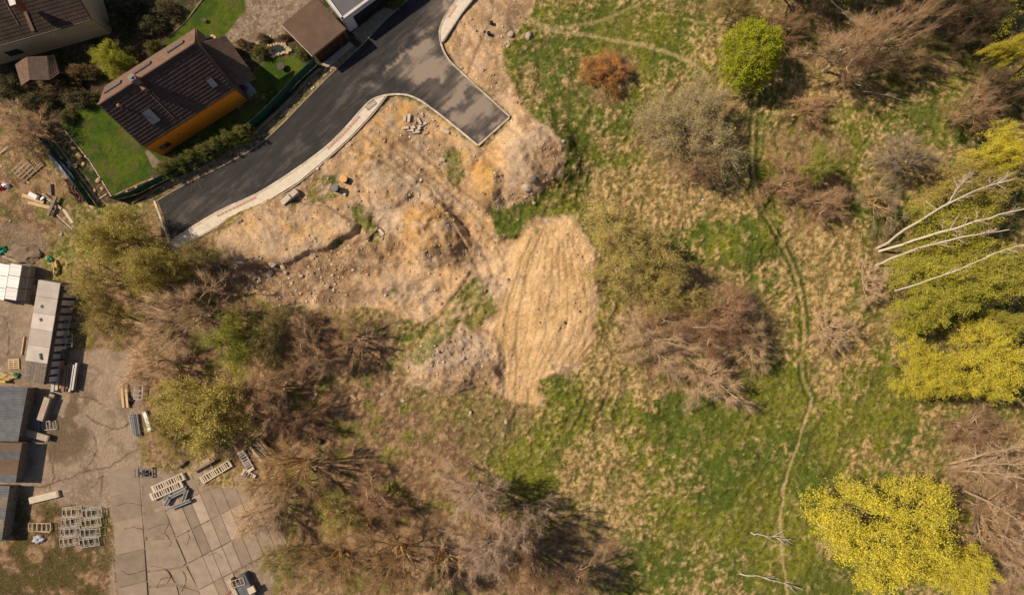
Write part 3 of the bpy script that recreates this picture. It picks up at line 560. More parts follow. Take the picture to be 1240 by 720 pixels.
TW = {
 'brown': mat('twigs_brown', (.48, .32, .195), (.34, .22, .13), .8, .9, attr='tone', spec=.1),
 'reddish': mat('twigs_reddish', (.46, .28, .17), (.31, .19, .115), .8, .9, attr='tone', spec=.1),
 'beige': mat('twigs_beige', (.68, .49, .32), (.52, .37, .235), .8, .9, attr='tone', spec=.1),
 'grey': mat('twigs_grey', (.44, .35, .245), (.32, .25, .18), .8, .9, attr='tone', spec=.1),
 'olive': mat('twigs_olive', (.46, .35, .16), (.34, .26, .12), .8, .9, attr='tone', spec=.1),
 'ochre': mat('twigs_ochre', (.46, .30, .14), (.30, .20, .11), .8, .9, attr='tone', spec=.1),
 'dark': mat('twigs_dark', (.19, .13, .085), (.12, .085, .055), .8, .9, attr='tone', spec=.1),
 'rust': mat('twigs_rust', (.42, .15, .045), (.30, .10, .04), 1.2, .9, attr='tone', spec=.1, c3=(.46, .25, .09)),
 'yellow': mat('twigs_yellow', (.62, .52, .12), (.46, .38, .10), .8, .9, attr='tone', spec=.1),
 'pale': mat('twigs_pale', (.66, .49, .38), (.50, .36, .27), .8, .9, attr='tone', spec=.1)}
LF = {
 'yellow': mat('leaves_yellow', (.90, .79, .08), (.74, .68, .08), .6, .7, attr='tone', transl=.3),
 'lime': mat('leaves_lime', (.50, .53, .02), (.36, .42, .02), .7, .7, attr='tone', transl=.3),
 'green': mat('leaves_green', (.60, .59, .05), (.42, .43, .045), .5, .7, attr='tone', transl=.3),
 'spring': mat('leaves_spring_green', (.48, .51, .08), (.35, .39, .06), .6, .7, attr='tone', transl=.3),
 'olive': mat('leaves_olive', (.46, .42, .13), (.34, .31, .10), .5, .7, attr='tone', transl=.25),
 'oliveyellow': mat('leaves_olive_yellow', (.60, .51, .11), (.46, .40, .08), .5, .7, attr='tone', transl=.3),
 'dark': mat('leaves_dark', (.035, .055, .012), (.022, .035, .01), .8, .7, attr='tone', transl=.15),
 'garden': mat('leaves_garden', (.15, .18, .025), (.085, .115, .018), .8, .7, attr='tone', transl=.2),
 'brown': mat('leaves_brown', (.16, .10, .035), (.09, .065, .02), .8, .8, attr='tone', transl=.1)}
rt = random.Random(5)
def tree(kind, ax, ay, rx, ry, H, twig, leaf, label, cat='tree', bark=None, name=None, group=None, var=None, hc=.62, rot=None):
    """ax, ay, rx, ry: where the crown's middle stands and how far it spreads, on the ground plan seen from 75 m"""
    L = LIB[kind]; L = L[(var if var is not None else rt.randrange(len(L))) % len(L)]
    k = 1 - hc * H / CAMH; bx, by = 620 + (ax - 620) * k, 360 + (ay - 360) * k
    p = G(bx, by); r = PX * k; sx, sy, sz = rx * r / L['R'] * 1.05, ry * r / L['R'] * 1.05, H / L['H']
    nm = name or {'shrub': 'leafless_shrub'}.get(kind, 'tree')
    o = bpy.data.objects.new(nm, None); COL.objects.link(o); o.location = p; o.scale = (sx, sy, sz)
    tag(o, label, cat, group)
    link('trunk' if cat == 'tree' else 'stems', L['me'][0], bark or {'beige': m_barkp, 'brown': m_barkp, 'reddish': m_barkp, 'olive': m_barkg, 'ochre': m_bark_o, 'grey': m_barkg}.get(twig, m_bark), o)
    tw = L['me'][1]; a = link('crown', tw, TW[twig], o)
    if L['me'][2] is not None and leaf: link('foliage', L['me'][2], LF[leaf], o)
    # turn the plant inside its own crown ellipse
    q = rt.uniform(0, 6.28) if rot is None else rot
    for c in o.children: c.rotation_euler = (0, 0, q)
    return o
T = tree
# right-hand side
T('round', 914, 61, 40, 45, 8, 'olive', 'lime', 'dense round bright lime green tree at the top, beside the twin wheel tracks', name='round_tree', hc=.6)
T('willow', 1082, 648, 96, 84, 11, 'yellow', 'yellow', 'large bright yellow tree in flower at the bottom right of the meadow', name='yellow_tree', var=0)
T('willow', 1165, 690, 46, 52, 9, 'yellow', 'yellow', 'smaller yellow tree touching the right flank of the large yellow one', name='yellow_tree', var=1)
T('willow', 1125, 450, 48, 48, 10, 'yellow', 'yellow', 'yellow green tree with its crown nearest the meadow, below the birches', name='yellow_tree', var=1)
T('willow', 1198, 442, 58, 56, 11, 'yellow', 'yellow', 'broad yellow green tree at the right edge below the grass green crown', name='yellow_tree', var=0)
T('willow', 1135, 352, 60, 54, 11, 'olive', 'green', 'grass green tree in fresh leaf below the fallen-looking white birch stems', name='leafy_tree', var=0)
T('willow', 1200, 330, 62, 62, 12, 'olive', 'green', 'grass green tree at the right edge under the lowest white birch stem', name='leafy_tree', var=1)
T('leafy', 1225, 392, 30, 26, 8, 'olive', 'green', 'small dark green tree at the right edge between the green and yellow crowns', name='leafy_tree', var=1)
T('willow', 1218, 182, 42, 34, 12, 'yellow', 'yellow', 'yellow tree at the right edge above the white birch tops', name='yellow_tree', var=1)
T('willow', 1232, 56, 26, 20, 12, 'yellow', 'yellow', 'small yellow crown cut by the right edge near the top corner', name='yellow_tree', var=1)
T('leafy', 993, 200, 27, 27, 7, 'brown', 'spring', 'small fresh green tree rising out of a brown thicket beside the track', name='leafy_tree', var=1)
T('bare', 960, 218, 40, 50, 5, 'reddish', None, 'reddish leafless thicket on the left of the small fresh green tree', 'shrub', name='thicket', var=1)
T('bare', 1005, 245, 42, 36, 5, 'brown', None, 'brown leafless thicket just below the small fresh green tree', 'shrub', name='thicket', var=0)
T('budding', 840, 148, 80, 78, 9, 'grey', 'olive', 'wide grey brown leafless tree left of the round lime tree', name='bare_tree', var=0)
T('budding', 852, 195, 58, 38, 7, 'brown', None, 'brown leafless crown at the lower edge of the wide grey tree', name='bare_tree', var=1)
T('budding', 768, 306, 88, 70, 9, 'olive', 'oliveyellow', 'olive budding tree with dark limbs just right of the sand heap', name='budding_tree', var=0)
T('budding', 812, 356, 60, 50, 8, 'olive', 'oliveyellow', 'olive budding tree between the sand heap tree and the brown thicket', name='budding_tree', var=1)
T('bare', 868, 392, 78, 60, 8, 'reddish', None, 'reddish brown leafless tree in the middle of the meadow thicket', name='bare_tree', var=0)
T('bare', 800, 416, 68, 52, 5, 'beige', None, 'light brown leafless thicket right of the sand heap foot', 'shrub', name='thicket', var=1)
T('bare', 868, 460, 62, 44, 5, 'beige', None, 'light brown leafless thicket at the lower end of the meadow thicket', 'shrub', name='thicket', var=1)
T('fan', 915, 420, 32, 38, 5, 'beige', 'olive', 'pale sprawling shrub on the right rim of the meadow thicket', 'shrub', name='thicket', var=1)
T('shrub', 737, 88, 34, 32, 2.5, 'rust', None, 'rust coloured dead bush near the top, left of the wide grey tree', 'shrub', name='dead_bush', var=0, hc=.4)
T('shrub', 720, 84, 24, 24, 2.2, 'rust', None, 'small rust coloured bush clinging to the left of the dead bush', 'shrub', name='dead_bush', var=0, hc=.4)
T('budding', 1100, 185, 48, 42, 8, 'grey', None, 'grey leafless tree right of the small fresh green tree', name='bare_tree', var=0)
T('fan', 1075, 235, 34, 48, 6, 'grey', 'olive', 'grey green sprawling shrub with an orange stem base above the birches', 'shrub', bark=m_bark_o, name='thicket', var=1)
T('leafy', 1165, 272, 72, 60, 9, 'olive', 'green', 'olive tree crown behind the white birch stems', name='budding_tree', var=1)
T('leafy', 1190, 222, 58, 42, 10, 'olive', 'oliveyellow', 'olive tree crown above the white birch stems', name='budding_tree', var=0)
T('bare', 1062, 345, 30, 34, 4, 'beige', None, 'light brown leafless shrub below the foot of the birches', 'shrub', name='thicket', var=1)
T('fan', 1010, 402, 34, 44, 4, 'beige', None, 'thin crooked bare shrub beside the wheel tracks in the dry grass', 'shrub', name='thicket', var=0)
T('bare', 1185, 130, 44, 36, 8, 'brown', None, 'brown leafless tree left of the right edge between two yellow crowns', name='bare_tree', var=0)
T('bare', 1225, 100, 34, 40, 9, 'dark', None, 'dark leafless tree at the right edge between two yellow crowns', name='bare_tree', var=1)
T('bare', 1040, 55, 64, 52, 12, 'brown', None, 'brown leafless tree in the dark scrub at the top, right of the lime tree', name='bare_tree', var=0)
T('bare', 955, 25, 34, 30, 6, 'reddish', None, 'reddish leafless tree touching the top edge beside the lime tree', name='bare_tree', var=1)
T('budding', 895, 2, 36, 22, 7, 'olive', 'olive', 'olive budding tree cut by the top edge above the lime tree', name='budding_tree', var=0)
T('bare', 1120, 18, 56, 40, 13, 'brown', None, 'brown leafless tree cut by the top edge left of the corner', name='bare_tree', var=1)
T('bare', 1190, 22, 44, 40, 9, 'dark', None, 'dark leafless tree in the top right corner', name='bare_tree', var=0)
T('bare', 1100, 70, 40, 30, 6, 'olive', None, 'olive leafless crown in the scrub left of the top right corner', name='bare_tree', var=1)
T('bare', 985, 130, 50, 22, 3, 'reddish', None, 'low reddish thicket above the small fresh green tree', 'shrub', name='thicket', var=1)
T('bare', 1180, 520, 56, 34, 5, 'brown', None, 'brown leafless thicket below the broad yellow green tree', 'shrub', name='thicket', var=0)
T('bare', 1195, 565, 60, 42, 4, 'beige', None, 'pale leafless tree under the long limbs below the broad yellow green tree', name='bare_tree', var=0)
T('bare', 1225, 610, 56, 42, 4, 'brown', None, 'brown leafless tree under the long limbs right of the large yellow tree', name='bare_tree', var=0)
T('bare', 1228, 675, 50, 46, 5, 'beige', None, 'pale leafless tree at the right edge near the bottom corner', name='bare_tree', var=1)
T('bare', 1215, 640, 52, 60, 6, 'brown', None, 'brown thicket under the tall bare trees in the bottom right corner', 'shrub', name='thicket', var=1)
T('shrub', 1008, 652, 24, 34, 2.2, 'beige', None, 'low straw coloured bush on the left flank of the large yellow tree', 'shrub', name='low_bush', var=0, hc=.4)
# left-hand side
T('leafy', 130, 285, 58, 42, 8, 'olive', 'oliveyellow', 'olive green tree beside the bottom corner of the dark green lawn', name='budding_tree', var=0)
T('budding', 120, 340, 56, 46, 9, 'olive', 'oliveyellow', 'olive tree right of the white block packs', name='budding_tree', var=1)
T('leafy', 180, 325, 48, 44, 9, 'olive', 'oliveyellow', 'olive tree with fresh leaves below the blind end of the road', name='budding_tree', var=1)
T('budding', 125, 385, 38, 40, 8, 'olive', 'oliveyellow', 'olive tree leaning over the row of scaffold frames', name='budding_tree', var=0)
T('budding', 235, 310, 38, 30, 7, 'olive', 'olive', 'small olive tree beside the two black barrels', name='budding_tree', var=0)
T('fan', 215, 380, 66, 60, 11, 'beige', None, 'pale leafless tree with spreading limbs in the middle of the left grove', name='bare_tree', var=0)
T('budding', 175, 440, 46, 42, 7, 'beige', None, 'light brown leafless tree over the yard edge by the timber baulks', name='bare_tree', var=0)
T('leafy', 285, 408, 36, 44, 9, 'olive', 'spring', 'light green tree standing out of the left grove', name='leafy_tree', var=0)
T('budding', 325, 412, 34, 42, 8, 'olive', 'olive', 'dull olive tree right of the light green one in the left grove', name='budding_tree', var=1)
T('leafy', 245, 497, 74, 66, 10, 'olive', 'oliveyellow', 'large mustard green tree above the ladder frames in the left grove', name='yellow_tree', var=1)
T('budding', 205, 520, 38, 38, 7, 'olive', 'oliveyellow', 'mustard green tree at the yard edge above the small rack', name='budding_tree', var=0)
T('bare', 325, 480, 48, 50, 8, 'brown', None, 'dark brown leafless tree right of the large mustard green tree', name='bare_tree', var=1)
T('bare', 370, 430, 52, 44, 6, 'brown', None, 'brown leafless tree at the foot of the rubble slope', name='bare_tree', var=0)
T('fan', 425, 412, 42, 38, 5, 'brown', None, 'dark arching bare shrub at the edge of the bare earth', 'shrub', name='thicket', var=0)
T('bare', 360, 510, 46, 38, 5, 'reddish', None, 'reddish brown thicket above the black tyre-like bundle', 'shrub', name='thicket', var=1)
T('fan', 350, 575, 66, 58, 9, 'ochre', None, 'bare tree with ochre limbs spreading beside the yard timber', name='bare_tree', bark=m_bark_o, var=0)
T('budding', 320, 620, 44, 60, 6, 'beige', None, 'straw coloured leafless thicket hanging over the concrete slabs', 'shrub', name='thicket', var=1)
T('budding', 410, 630, 40, 34, 7, 'olive', 'oliveyellow', 'small olive tree right of the ochre limbed tree at the bottom', name='budding_tree', var=0)
T('budding', 345, 680, 34, 42, 6, 'olive', 'olive', 'pale olive tree at the bottom right of the concrete slabs', name='budding_tree', var=1)
T('bare', 400, 690, 52, 40, 8, 'ochre', None, 'ochre leafless tree cut by the bottom edge', name='bare_tree', bark=m_bark_o, var=1)
T('fan', 475, 690, 62, 60, 10, 'ochre', None, 'large bare tree with long ochre limbs fanning up from the bottom edge', name='bare_tree', bark=m_bark_o, var=0)
T('fan', 530, 695, 50, 50, 9, 'beige', None, 'bare tree with pale limbs right of the large ochre fan', name='bare_tree', bark=m_bark_o, var=1)
T('bare', 450, 610, 56, 40, 5, 'reddish', None, 'reddish brown thicket in the middle of the lower grove', 'shrub', name='thicket', var=0)
T('bare', 575, 605, 50, 42, 11, 'pale', None, 'pale leafless tree nearest the green grass at the bottom', name='bare_tree', bark=m_barkg, var=0)
T('bare', 625, 640, 46, 44, 12, 'pale', None, 'pale leafless tree between two others beside the green grass', name='bare_tree', bark=m_barkg, var=1)
T('bare', 590, 675, 52, 48, 12, 'pale', None, 'pale leafless tree with a white forked stem at the bottom middle', name='bare_tree', bark=m_barkg, var=0)
T('bare', 640, 690, 46, 42, 12, 'reddish', None, 'reddish leafless tree cut by the bottom edge at the middle', name='bare_tree', var=1)
T('bare', 695, 710, 44, 34, 10, 'brown', None, 'brown leafless tree cut by the bottom edge, rightmost of the lower grove', name='bare_tree', var=0)
T('bare', 25, 165, 44, 38, 5, 'brown', None, 'brown leafless thicket beside the left edge above the wooden crate', 'shrub', name='thicket', var=0)
T('bare', 8, 140, 34, 24, 5, 'beige', None, 'pale leafless thicket cut by the left edge below the cream house', 'shrub', name='thicket', var=1)
for i, (ax, ay, r_, h_) in enumerate([(1010, -75, 60, 15), (1090, -80, 66, 16), (1180, -70, 66, 16), (1265, -40, 60, 15), (960, -60, 50, 12), (1310, 60, 60, 15), (1330, 300, 70, 15), (1340, 480, 70, 14), (1330, 620, 60, 13)]):  # off-frame trees continue the wood, added to cast shade into the view
    T('leafy' if i % 2 else 'bare', ax, ay, r_, r_, h_, 'dark', 'green', ['leafless tree just outside the top edge above the scrub', 'green tree outside the top edge, right of the scrub', 'leafless tree outside the top edge left of the corner', 'green tree outside the top right corner', 'leafless tree outside the top edge nearest the lime tree', 'green tree outside the right edge beside the small yellow crown', 'leafless tree outside the right edge level with the birches', 'green tree outside the right edge below the broad yellow crown', 'leafless tree outside the right edge near the bottom corner'][i], name='added_wood_tree', group='wood beyond the right and top edge')
# garden plants
T('leafy', 132, 72, 27, 27, 4.5, 'olive', 'lime', 'yellow green garden tree between the cream house and the orange house', name='garden_tree', var=0, bark=m_bark)
for ax, ay, rx, ry, h, lf, lb in [
    (159, 64, 9, 9, 1.6, 'garden', 'round clipped garden bush right of the yellow green garden tree'),
    (185, 58, 11, 12, 2.0, 'garden', 'blue green garden bush by the middle of the brown house roof'),
    (145, 28, 16, 14, 2.2, 'dark', 'dark round garden bush right of the cream gable'),
    (158, 8, 24, 16, 2.6, 'dark', 'dark garden bush cut by the top edge'),
    (180, 30, 22, 18, 1.8, 'dark', 'dark garden bush in the bed left of the upper lawn'),
    (200, 12, 22, 14, 1.8, 'dark', 'dark garden bush at the upper end of the bed by the lawn'),
    (95, 88, 26, 14, 2.2, 'brown', 'brownish hedge bush right of the porch roof'),
    (70, 105, 26, 16, 2.2, 'brown', 'brownish hedge bush below the porch roof'),
    (45, 122, 28, 16, 2.2, 'dark', 'dark hedge bush below and left of the porch roof'),
    (95, 118, 26, 16, 1.8, 'dark', 'dark bush at the top end of the lower lawn'),
    (10, 105, 24, 20, 2.5, 'dark', 'dark bush at the left edge below the cream house'),
    (82, 140, 12, 12, 1.2, 'garden', 'small green bush at the corner of the earth bed'),
    (292, 52, 8, 7, 1.2, 'brown', 'small yellowish bush at the tip of the annex roof'),
    (290, 62, 6, 6, .9, 'brown', 'tiny yellowish bush beside the white stones'),
    (315, 62, 12, 11, 1.6, 'garden', 'round green bush left of the garden pond'),
    (304, 56, 6, 7, 1.2, 'dark', 'dark little conifer left of the round pond bush'),
    (317, 45, 9, 7, 1.0, 'brown', 'golden bush above the garden pond'),
    (343, 45, 9, 5, .9, 'brown', 'flat golden bush between the pond and the garage roof'),
    (366, 62, 9, 12, 1.2, 'garden', 'narrow green bush along the garage wall'),
    (318, 118, 16, 14, 1.8, 'garden', 'green bush at the right end of the garden hedge'),
    (480, 3, 12, 8, 1.4, 'garden', 'green bush at the end of the white garage driveway')]:
    T('shrub', ax, ay, rx, ry, h, 'brown', lf, lb, 'bush', name='garden_bush', var=1, hc=.5)
LB = ['first laurel hedge bush from the right, behind the green fence screen', 'second laurel hedge bush from the right', 'third laurel hedge bush from the right', 'fourth laurel hedge bush from the right, halfway along the orange wall',
      'fifth laurel hedge bush from the right', 'sixth laurel hedge bush from the right', 'last laurel hedge bush, next to the lower lawn corner']
for i in range(7):
    t = i / 6; T('shrub', 294 - 92 * t, 160 + 45 * t, 18, 14, 2.5, 'olive', 'garden', LB[i], 'bush', name='laurel_bush', group='laurel hedge along the green fence', var=1, hc=.5)

# white birches at the right edge: slender leaning trunks built one by one
def pole_tree(label, pts, r0, r1, bark, nb, bl, twig, leaf=None, seed=1, name='birch_tree', cat='tree', side=.5, nt=50, rb=.032):
    """pts: (px, py, height) along the stem as it stands"""
    rg = np.random.default_rng(seed); P = [W(*p) for p in pts]; b = Vector((P[0].x, P[0].y, float(gz(P[0].x, P[0].y))))
    Q = np.array([p - b for p in P]); n = 14; s = np.linspace(0, len(Q) - 1, n); k = np.minimum(s.astype(int), len(Q) - 2); Q = Q[k] * (1 - (s - k))[:, None] + Q[k + 1] * (s - k)[:, None]
    Q[1:-1] = (Q[:-2] + 2 * Q[1:-1] + Q[2:]) / 4 + rg.normal(size=Q[1:-1].shape) * .04; Q[0, 2] -= .25
    o = thing(name, label, cat, b)
    tv, tf = tubes(Q[None], np.linspace(r0, r1, n)[None], 7)
    ax = unit(Q[-1] - Q[0]); i0 = rg.uniform(.28, .98, nb) * (n - 1); kk = np.minimum(i0.astype(int), n - 2); B0 = Q[kk] * (1 - (i0 - kk))[:, None] + Q[kk + 1] * (i0 - kk)[:, None]
    d = unit(ax[None] * .9 + rg.normal(size=(nb, 3)) * side); ln = bl * rg.uniform(.4, 1, nb) * (1.15 - i0 / n * .7); B2 = B0 + d * ln[:, None] + np.array([0, 0, .2]); B1 = B0 + d * ln[:, None] * .5 + np.array([0, 0, -.1])
    BP = bez(B0, B1, B2, 6); v, f = tubes(BP, np.linspace(rb, .012, 6)[None].repeat(nb, 0), 4); link('trunk', mesh_np('birch_trunk', np.concatenate([tv, v]), np.concatenate([tf, f + len(tv)]), smooth=True), bark, o)
    nt = max(4, nt // 3); N = nb * nt; bi = rg.integers(0, nb, N); q = rg.uniform(.8, 5, N); k2 = np.minimum(q.astype(int), 4); T0 = BP[bi, k2] * (1 - (q - k2))[:, None] + BP[bi, k2 + 1] * (q - k2)[:, None]
    D = d[bi] * .8 + rg.normal(size=(N, 3)) * .6; L_ = rg.uniform(.3, 1, N); v, f = spikes(T0, D, L_, .012); link('crown', mesh_np('birch_twigs', v, f, attr=np.repeat(rg.uniform(0, 1, N), 4)), TW[twig], o)
    if leaf:
        c = T0 + unit(D) * L_[:, None] * rg.uniform(.5, 1.1, N)[:, None]; v, f = leaf_quads(rg, c, .10); link('foliage', mesh_np('birch_leaves', v, f, attr=np.repeat(rg.uniform(0, 1, N), 4)), LF[leaf], o)
    return o
pole_tree('upper of three long white birch stems reaching to the right edge', [(1064, 300, 0), (1100, 275, 4), (1150, 245, 8.5), (1192, 226, 12.5), (1228, 217, 16)], .15, .04, m_barkw, 13, 2.4, 'pale', None, 3)
pole_tree('middle of three long white birch stems reaching to the right edge', [(1066, 304, 0), (1110, 290, 4), (1165, 273, 9), (1210, 260, 13), (1245, 252, 17)], .15, .05, m_barkw, 11, 2.2, 'pale', None, 4)
pole_tree('lowest of three long white birch stems reaching to the right edge', [(1062, 321, 0), (1090, 308, 3), (1135, 294, 7.5), (1180, 284, 11), (1222, 278, 15)], .14, .04, m_barkw, 11, 2.0, 'pale', None, 5)
pole_tree('thin birch stem forking off above the upper white birch', [(1066, 298, 0), (1080, 280, 2), (1098, 258, 4.5)], .07, .02, m_barkg, 8, 1.2, 'grey', None, 6)
pole_tree('thin pale birch stem lying low over the grass green tree', [(1085, 352, 8), (1130, 338, 10), (1170, 322, 12), (1215, 302, 14), (1245, 296, 15)], .05, .02, m_barkw, 10, 1.4, 'pale', None, 7, side=.35)
pole_tree('fork of white birch branches over the upper birch stem', [(1148, 247, 8.4), (1158, 230, 9.6), (1172, 212, 11)], .07, .02, m_barkw, 12, 1.5, 'pale', None, 8)
pole_tree('left thin pale stem standing in the scrub at the top right', [(1042, 108, 0), (1052, 88, 3), (1062, 65, 6), (1080, 42, 9)], .06, .02, m_barkg, 10, 1.6, 'grey', None, 9, nt=30)
pole_tree('right thin pale stem standing in the scrub at the top right', [(1044, 107, 0), (1066, 88, 3), (1088, 66, 6), (1102, 48, 8)], .06, .02, m_barkg, 8, 1.2, 'grey', None, 10, nt=20)
pole_tree('long thin stem leaning right from the foot of the scrub poles', [(1042, 109, 0), (1075, 116, 2.5), (1108, 124, 5)], .05, .02, m_barkg, 8, 1.4, 'grey', None, 11, nt=30)
pole_tree('white fallen stem cut by the top edge', [(1033, 27, .5), (1018, 12, 1.2), (1004, -2, 1.8)], .10, .07, m_barkw, 3, .8, 'pale', None, 12, name='fallen_log', nt=8)
pole_tree('fallen white sapling across the footpath in the meadow, upper one', [(910, 645, .2), (930, 649, .5), (952, 653, .6)], .06, .015, m_barkw, 14, 2.2, 'pale', None, 13, name='fallen_sapling', side=.4, nt=12)
pole_tree('fallen white sapling across the footpath in the meadow, lower one', [(893, 694, .2), (930, 700, .5), (972, 712, .6)], .07, .015, m_barkw, 14, 2.4, 'pale', None, 14, name='fallen_sapling', side=.4, nt=12)
pole_tree('dark fallen trunk beside the tall bare trees at the right', [(1178, 646, .3), (1183, 628, .6), (1190, 600, .9)], .22, .16, m_bark, 4, 1, 'brown', None, 15, name='fallen_log', nt=10)
pole_tree('pale short log right of the large yellow tree', [(1140, 602, .3), (1158, 597, .5), (1168, 594, .6)], .13, .10, m_barkg, 2, .6, 'beige', None, 16, name='fallen_log', nt=6)
for i, (a, b_, lb) in enumerate([((1150, 562), (1250, 538), 'uppermost long pale limb pointing at the right edge, level with the footpath bend'), ((1152, 566), (1250, 562), 'second long pale limb pointing at the right edge'),
        ((1155, 570), (1250, 580), 'third long pale limb pointing at the right edge'), ((1165, 592), (1250, 640), 'long pale limb sloping down to the right edge beside the dark trunk'), ((1190, 652), (1250, 657), 'short pale limb above the bottom right corner thicket')]):
    pole_tree(lb, [(a[0], a[1], 0), ((a[0] + b_[0]) / 2, (a[1] + b_[1]) / 2 - 3, 6), (b_[0], b_[1], 12)], .15, .05, m_barkp, 26, 2.8, 'beige', None, 20 + i, name='leaning_bare_tree', nt=45)
# white forked stems showing inside the lower grove
for i, (x, y) in enumerate([(573, 618), (584, 683), (632, 683)]):
    rr = random.Random(i)
    for k in range(1):
        pole_tree(['white forked sapling nearest the green grass in the lower grove', 'white forked sapling at the bottom middle of the lower grove', 'white forked sapling close to the bottom edge of the lower grove'][i],
                  [(x, y, 3), (x + 3, y - 6, 5), (x + 8, y - 18, 8)], .07, .02, m_barkw, 18, 2.6, 'pale', None, 40 + i, side=1.0, nt=20, rb=.022)
# ---------------------------------------------------------------- ground cover nobody could count
rgs = np.random.default_rng(77)
def scatter(n, keep):
    X = rgs.uniform(-30, 1270, n); Y = rgs.uniform(-25, 745, n); f = fields(X, Y); k = rgs.uniform(0, 1, n) < keep(X, Y, f)
    return X[k], Y[k], {a: b[k] for a, b in f.items() if hasattr(b, 'shape') and getattr(b, 'shape', ()) == X.shape}
def to_w(X, Y):
    x = (X - 620) * PX; y = (360 - Y) * PX; return np.stack([x, y, gz(x, y)], 1)
def blades(name, X, Y, per, spread, hgt, wid, lean, m, seed):
    rg = np.random.default_rng(seed); C = to_w(X, Y).repeat(per, 0); n = len(C); sz = rg.uniform(.6, 1.3, len(X)).repeat(per)
    an = rg.uniform(0, 6.28, n); off = rg.uniform(0, spread, n) * sz; dirx = np.stack([np.cos(an), np.sin(an), np.zeros(n)], 1)
    P = C + dirx * off[:, None]; P[:, 2] -= .03
    pref = np.array([.35, -.1, 0]); tip = P + (dirx * rg.uniform(.3, 1, n)[:, None] + pref) * (lean * sz)[:, None]; tip[:, 2] += hgt * sz * rg.uniform(.5, 1.1, n)
    side = np.stack([-np.sin(an + rg.normal(size=n) * .6), np.cos(an), np.zeros(n)], 1) * (wid * rg.uniform(.6, 1.3, n))[:, None]
    V = np.stack([P - side, P + side, tip], 1).reshape(-1, 3); tone = (rg.uniform(0, 1, len(X)).repeat(per) * .6 + rg.uniform(0, 1, n) * .4).repeat(3)
    return link(name, mesh_np(name, V, np.arange(n * 3).reshape(-1, 3), attr=tone), m, kind='stuff')
open_ = lambda f: np.clip(1 - f['built'] - f['yard'] - f['lawn'] - f['drive'] - f['garden'] - f['dirt'], 0, 1)
X, Y, f = scatter(52000, lambda X, Y, f: open_(f) * (1 - .75 * f['lit']) * ss(.35, .65, 1 - f['green'] + (f['n14'] - .5) * 1.2) * (1 - .7 * f['rut']) * (1 - .8 * f['path']) * .55 * ss(.38, .6, vn(X / 4, Y / 4, 203)) * 1.6)
blades('straw_tussock_cover', X, Y, 12, .19, .24, .020, .24, mat('dry_straw', (.54, .385, .19), (.36, .25, .115), 1.5, .9, attr='tone', spec=.1, transl=.15), 1)
X, Y, f = scatter(60000, lambda X, Y, f: (open_(f) * (1 - .8 * f['lit']) * ss(.25, .7, f['green'] + (f['n14'] - .5)) + f['weed'] * 1.0) * (1 - .8 * f['path']))
blades('grass', X, Y, 9, .14, .13, .022, .10, mat('green_grass', (.155, .165, .026), (.10, .112, .017), 1.0, .85, attr='tone', spec=.15, transl=.25), 2)
X, Y, f = scatter(26000, lambda X, Y, f: np.maximum.reduce([poly(X, Y, LAWN1, 1), poly(X, Y, LAWN2, 1), poly(X, Y, LAWN3, 1)]) * 1.0)
blades('lawn_grass', X, Y, 10, .12, .05, .015, .03, mat('lawn_blades', (.065, .11, .012), (.04, .075, .008), 1.0, .85, attr='tone', spec=.15, transl=.2), 3)
# low brushwood and fallen twigs
X, Y, f = scatter(60000, lambda X, Y, f: f['lit'] * (1 - f['yard']) * (1 - f['lawn']) * ss(.35, .55, f['n14']) * .9 + .04 * open_(f))
P = to_w(X, Y); n = len(P); a = rgs.uniform(0, 6.28, n); el = rgs.uniform(.0, 1.1, n); D = np.stack([np.cos(a) * np.cos(el), np.sin(a) * np.cos(el), np.sin(el)], 1)
v, ff = spikes(P, D, rgs.uniform(.3, 1.4, n), .016); link('brushwood_cover', mesh_np('brushwood', v, ff, attr=np.repeat(rgs.uniform(0, 1, n), 4)), mat('brushwood', (.36, .25, .16), (.20, .135, .085), .6, .9, attr='tone', spec=.1), kind='stuff')
# stones and clods
def stones(name, X, Y, lo, hi, m, seed):
    rg = np.random.default_rng(seed); C = to_w(X, Y); n = len(C)
    base = np.array([(1, 0, 0), (-1, 0, 0), (0, 1, 0), (0, -1, 0), (0, 0, 1), (0, 0, -1)], float); fc = np.array([(0, 2, 4), (2, 1, 4), (1, 3, 4), (3, 0, 4), (2, 0, 5), (1, 2, 5), (3, 1, 5), (0, 3, 5)])
    # cube-ish rocks: eight jittered corners
    base = np.array([(x, y, z) for z in (-.7, .7) for y in (-1, 1) for x in (-1, 1)], float); fc = np.array([(0, 2, 3, 1), (4, 5, 7, 6), (0, 1, 5, 4), (1, 3, 7, 5), (3, 2, 6, 7), (2, 0, 4, 6)])
    s = lo + (hi - lo) * rg.uniform(0, 1, n) ** 3; V = base[None] * rg.uniform(.55, 1.1, (n, 8, 3)) * s[:, None, None]; a = rg.uniform(0, 6.28, n); c, si = np.cos(a)[:, None], np.sin(a)[:, None]
    V = np.stack([V[..., 0] * c - V[..., 1] * si * .8, V[..., 0] * si + V[..., 1] * c * .8, V[..., 2] * .7], -1) + C[:, None]
    F = (fc[None] + (np.arange(n) * 8)[:, None, None]).reshape(-1, 4)
    return link(name, mesh_np(name, V.reshape(-1, 3), F, attr=np.repeat(rg.uniform(0, 1, n) ** 1.5, 8)), m, kind='stuff')
m_st = mat('field_stone', (.62, .50, .38), (.46, .35, .26), 2, .9, .2, 15, attr='tone')
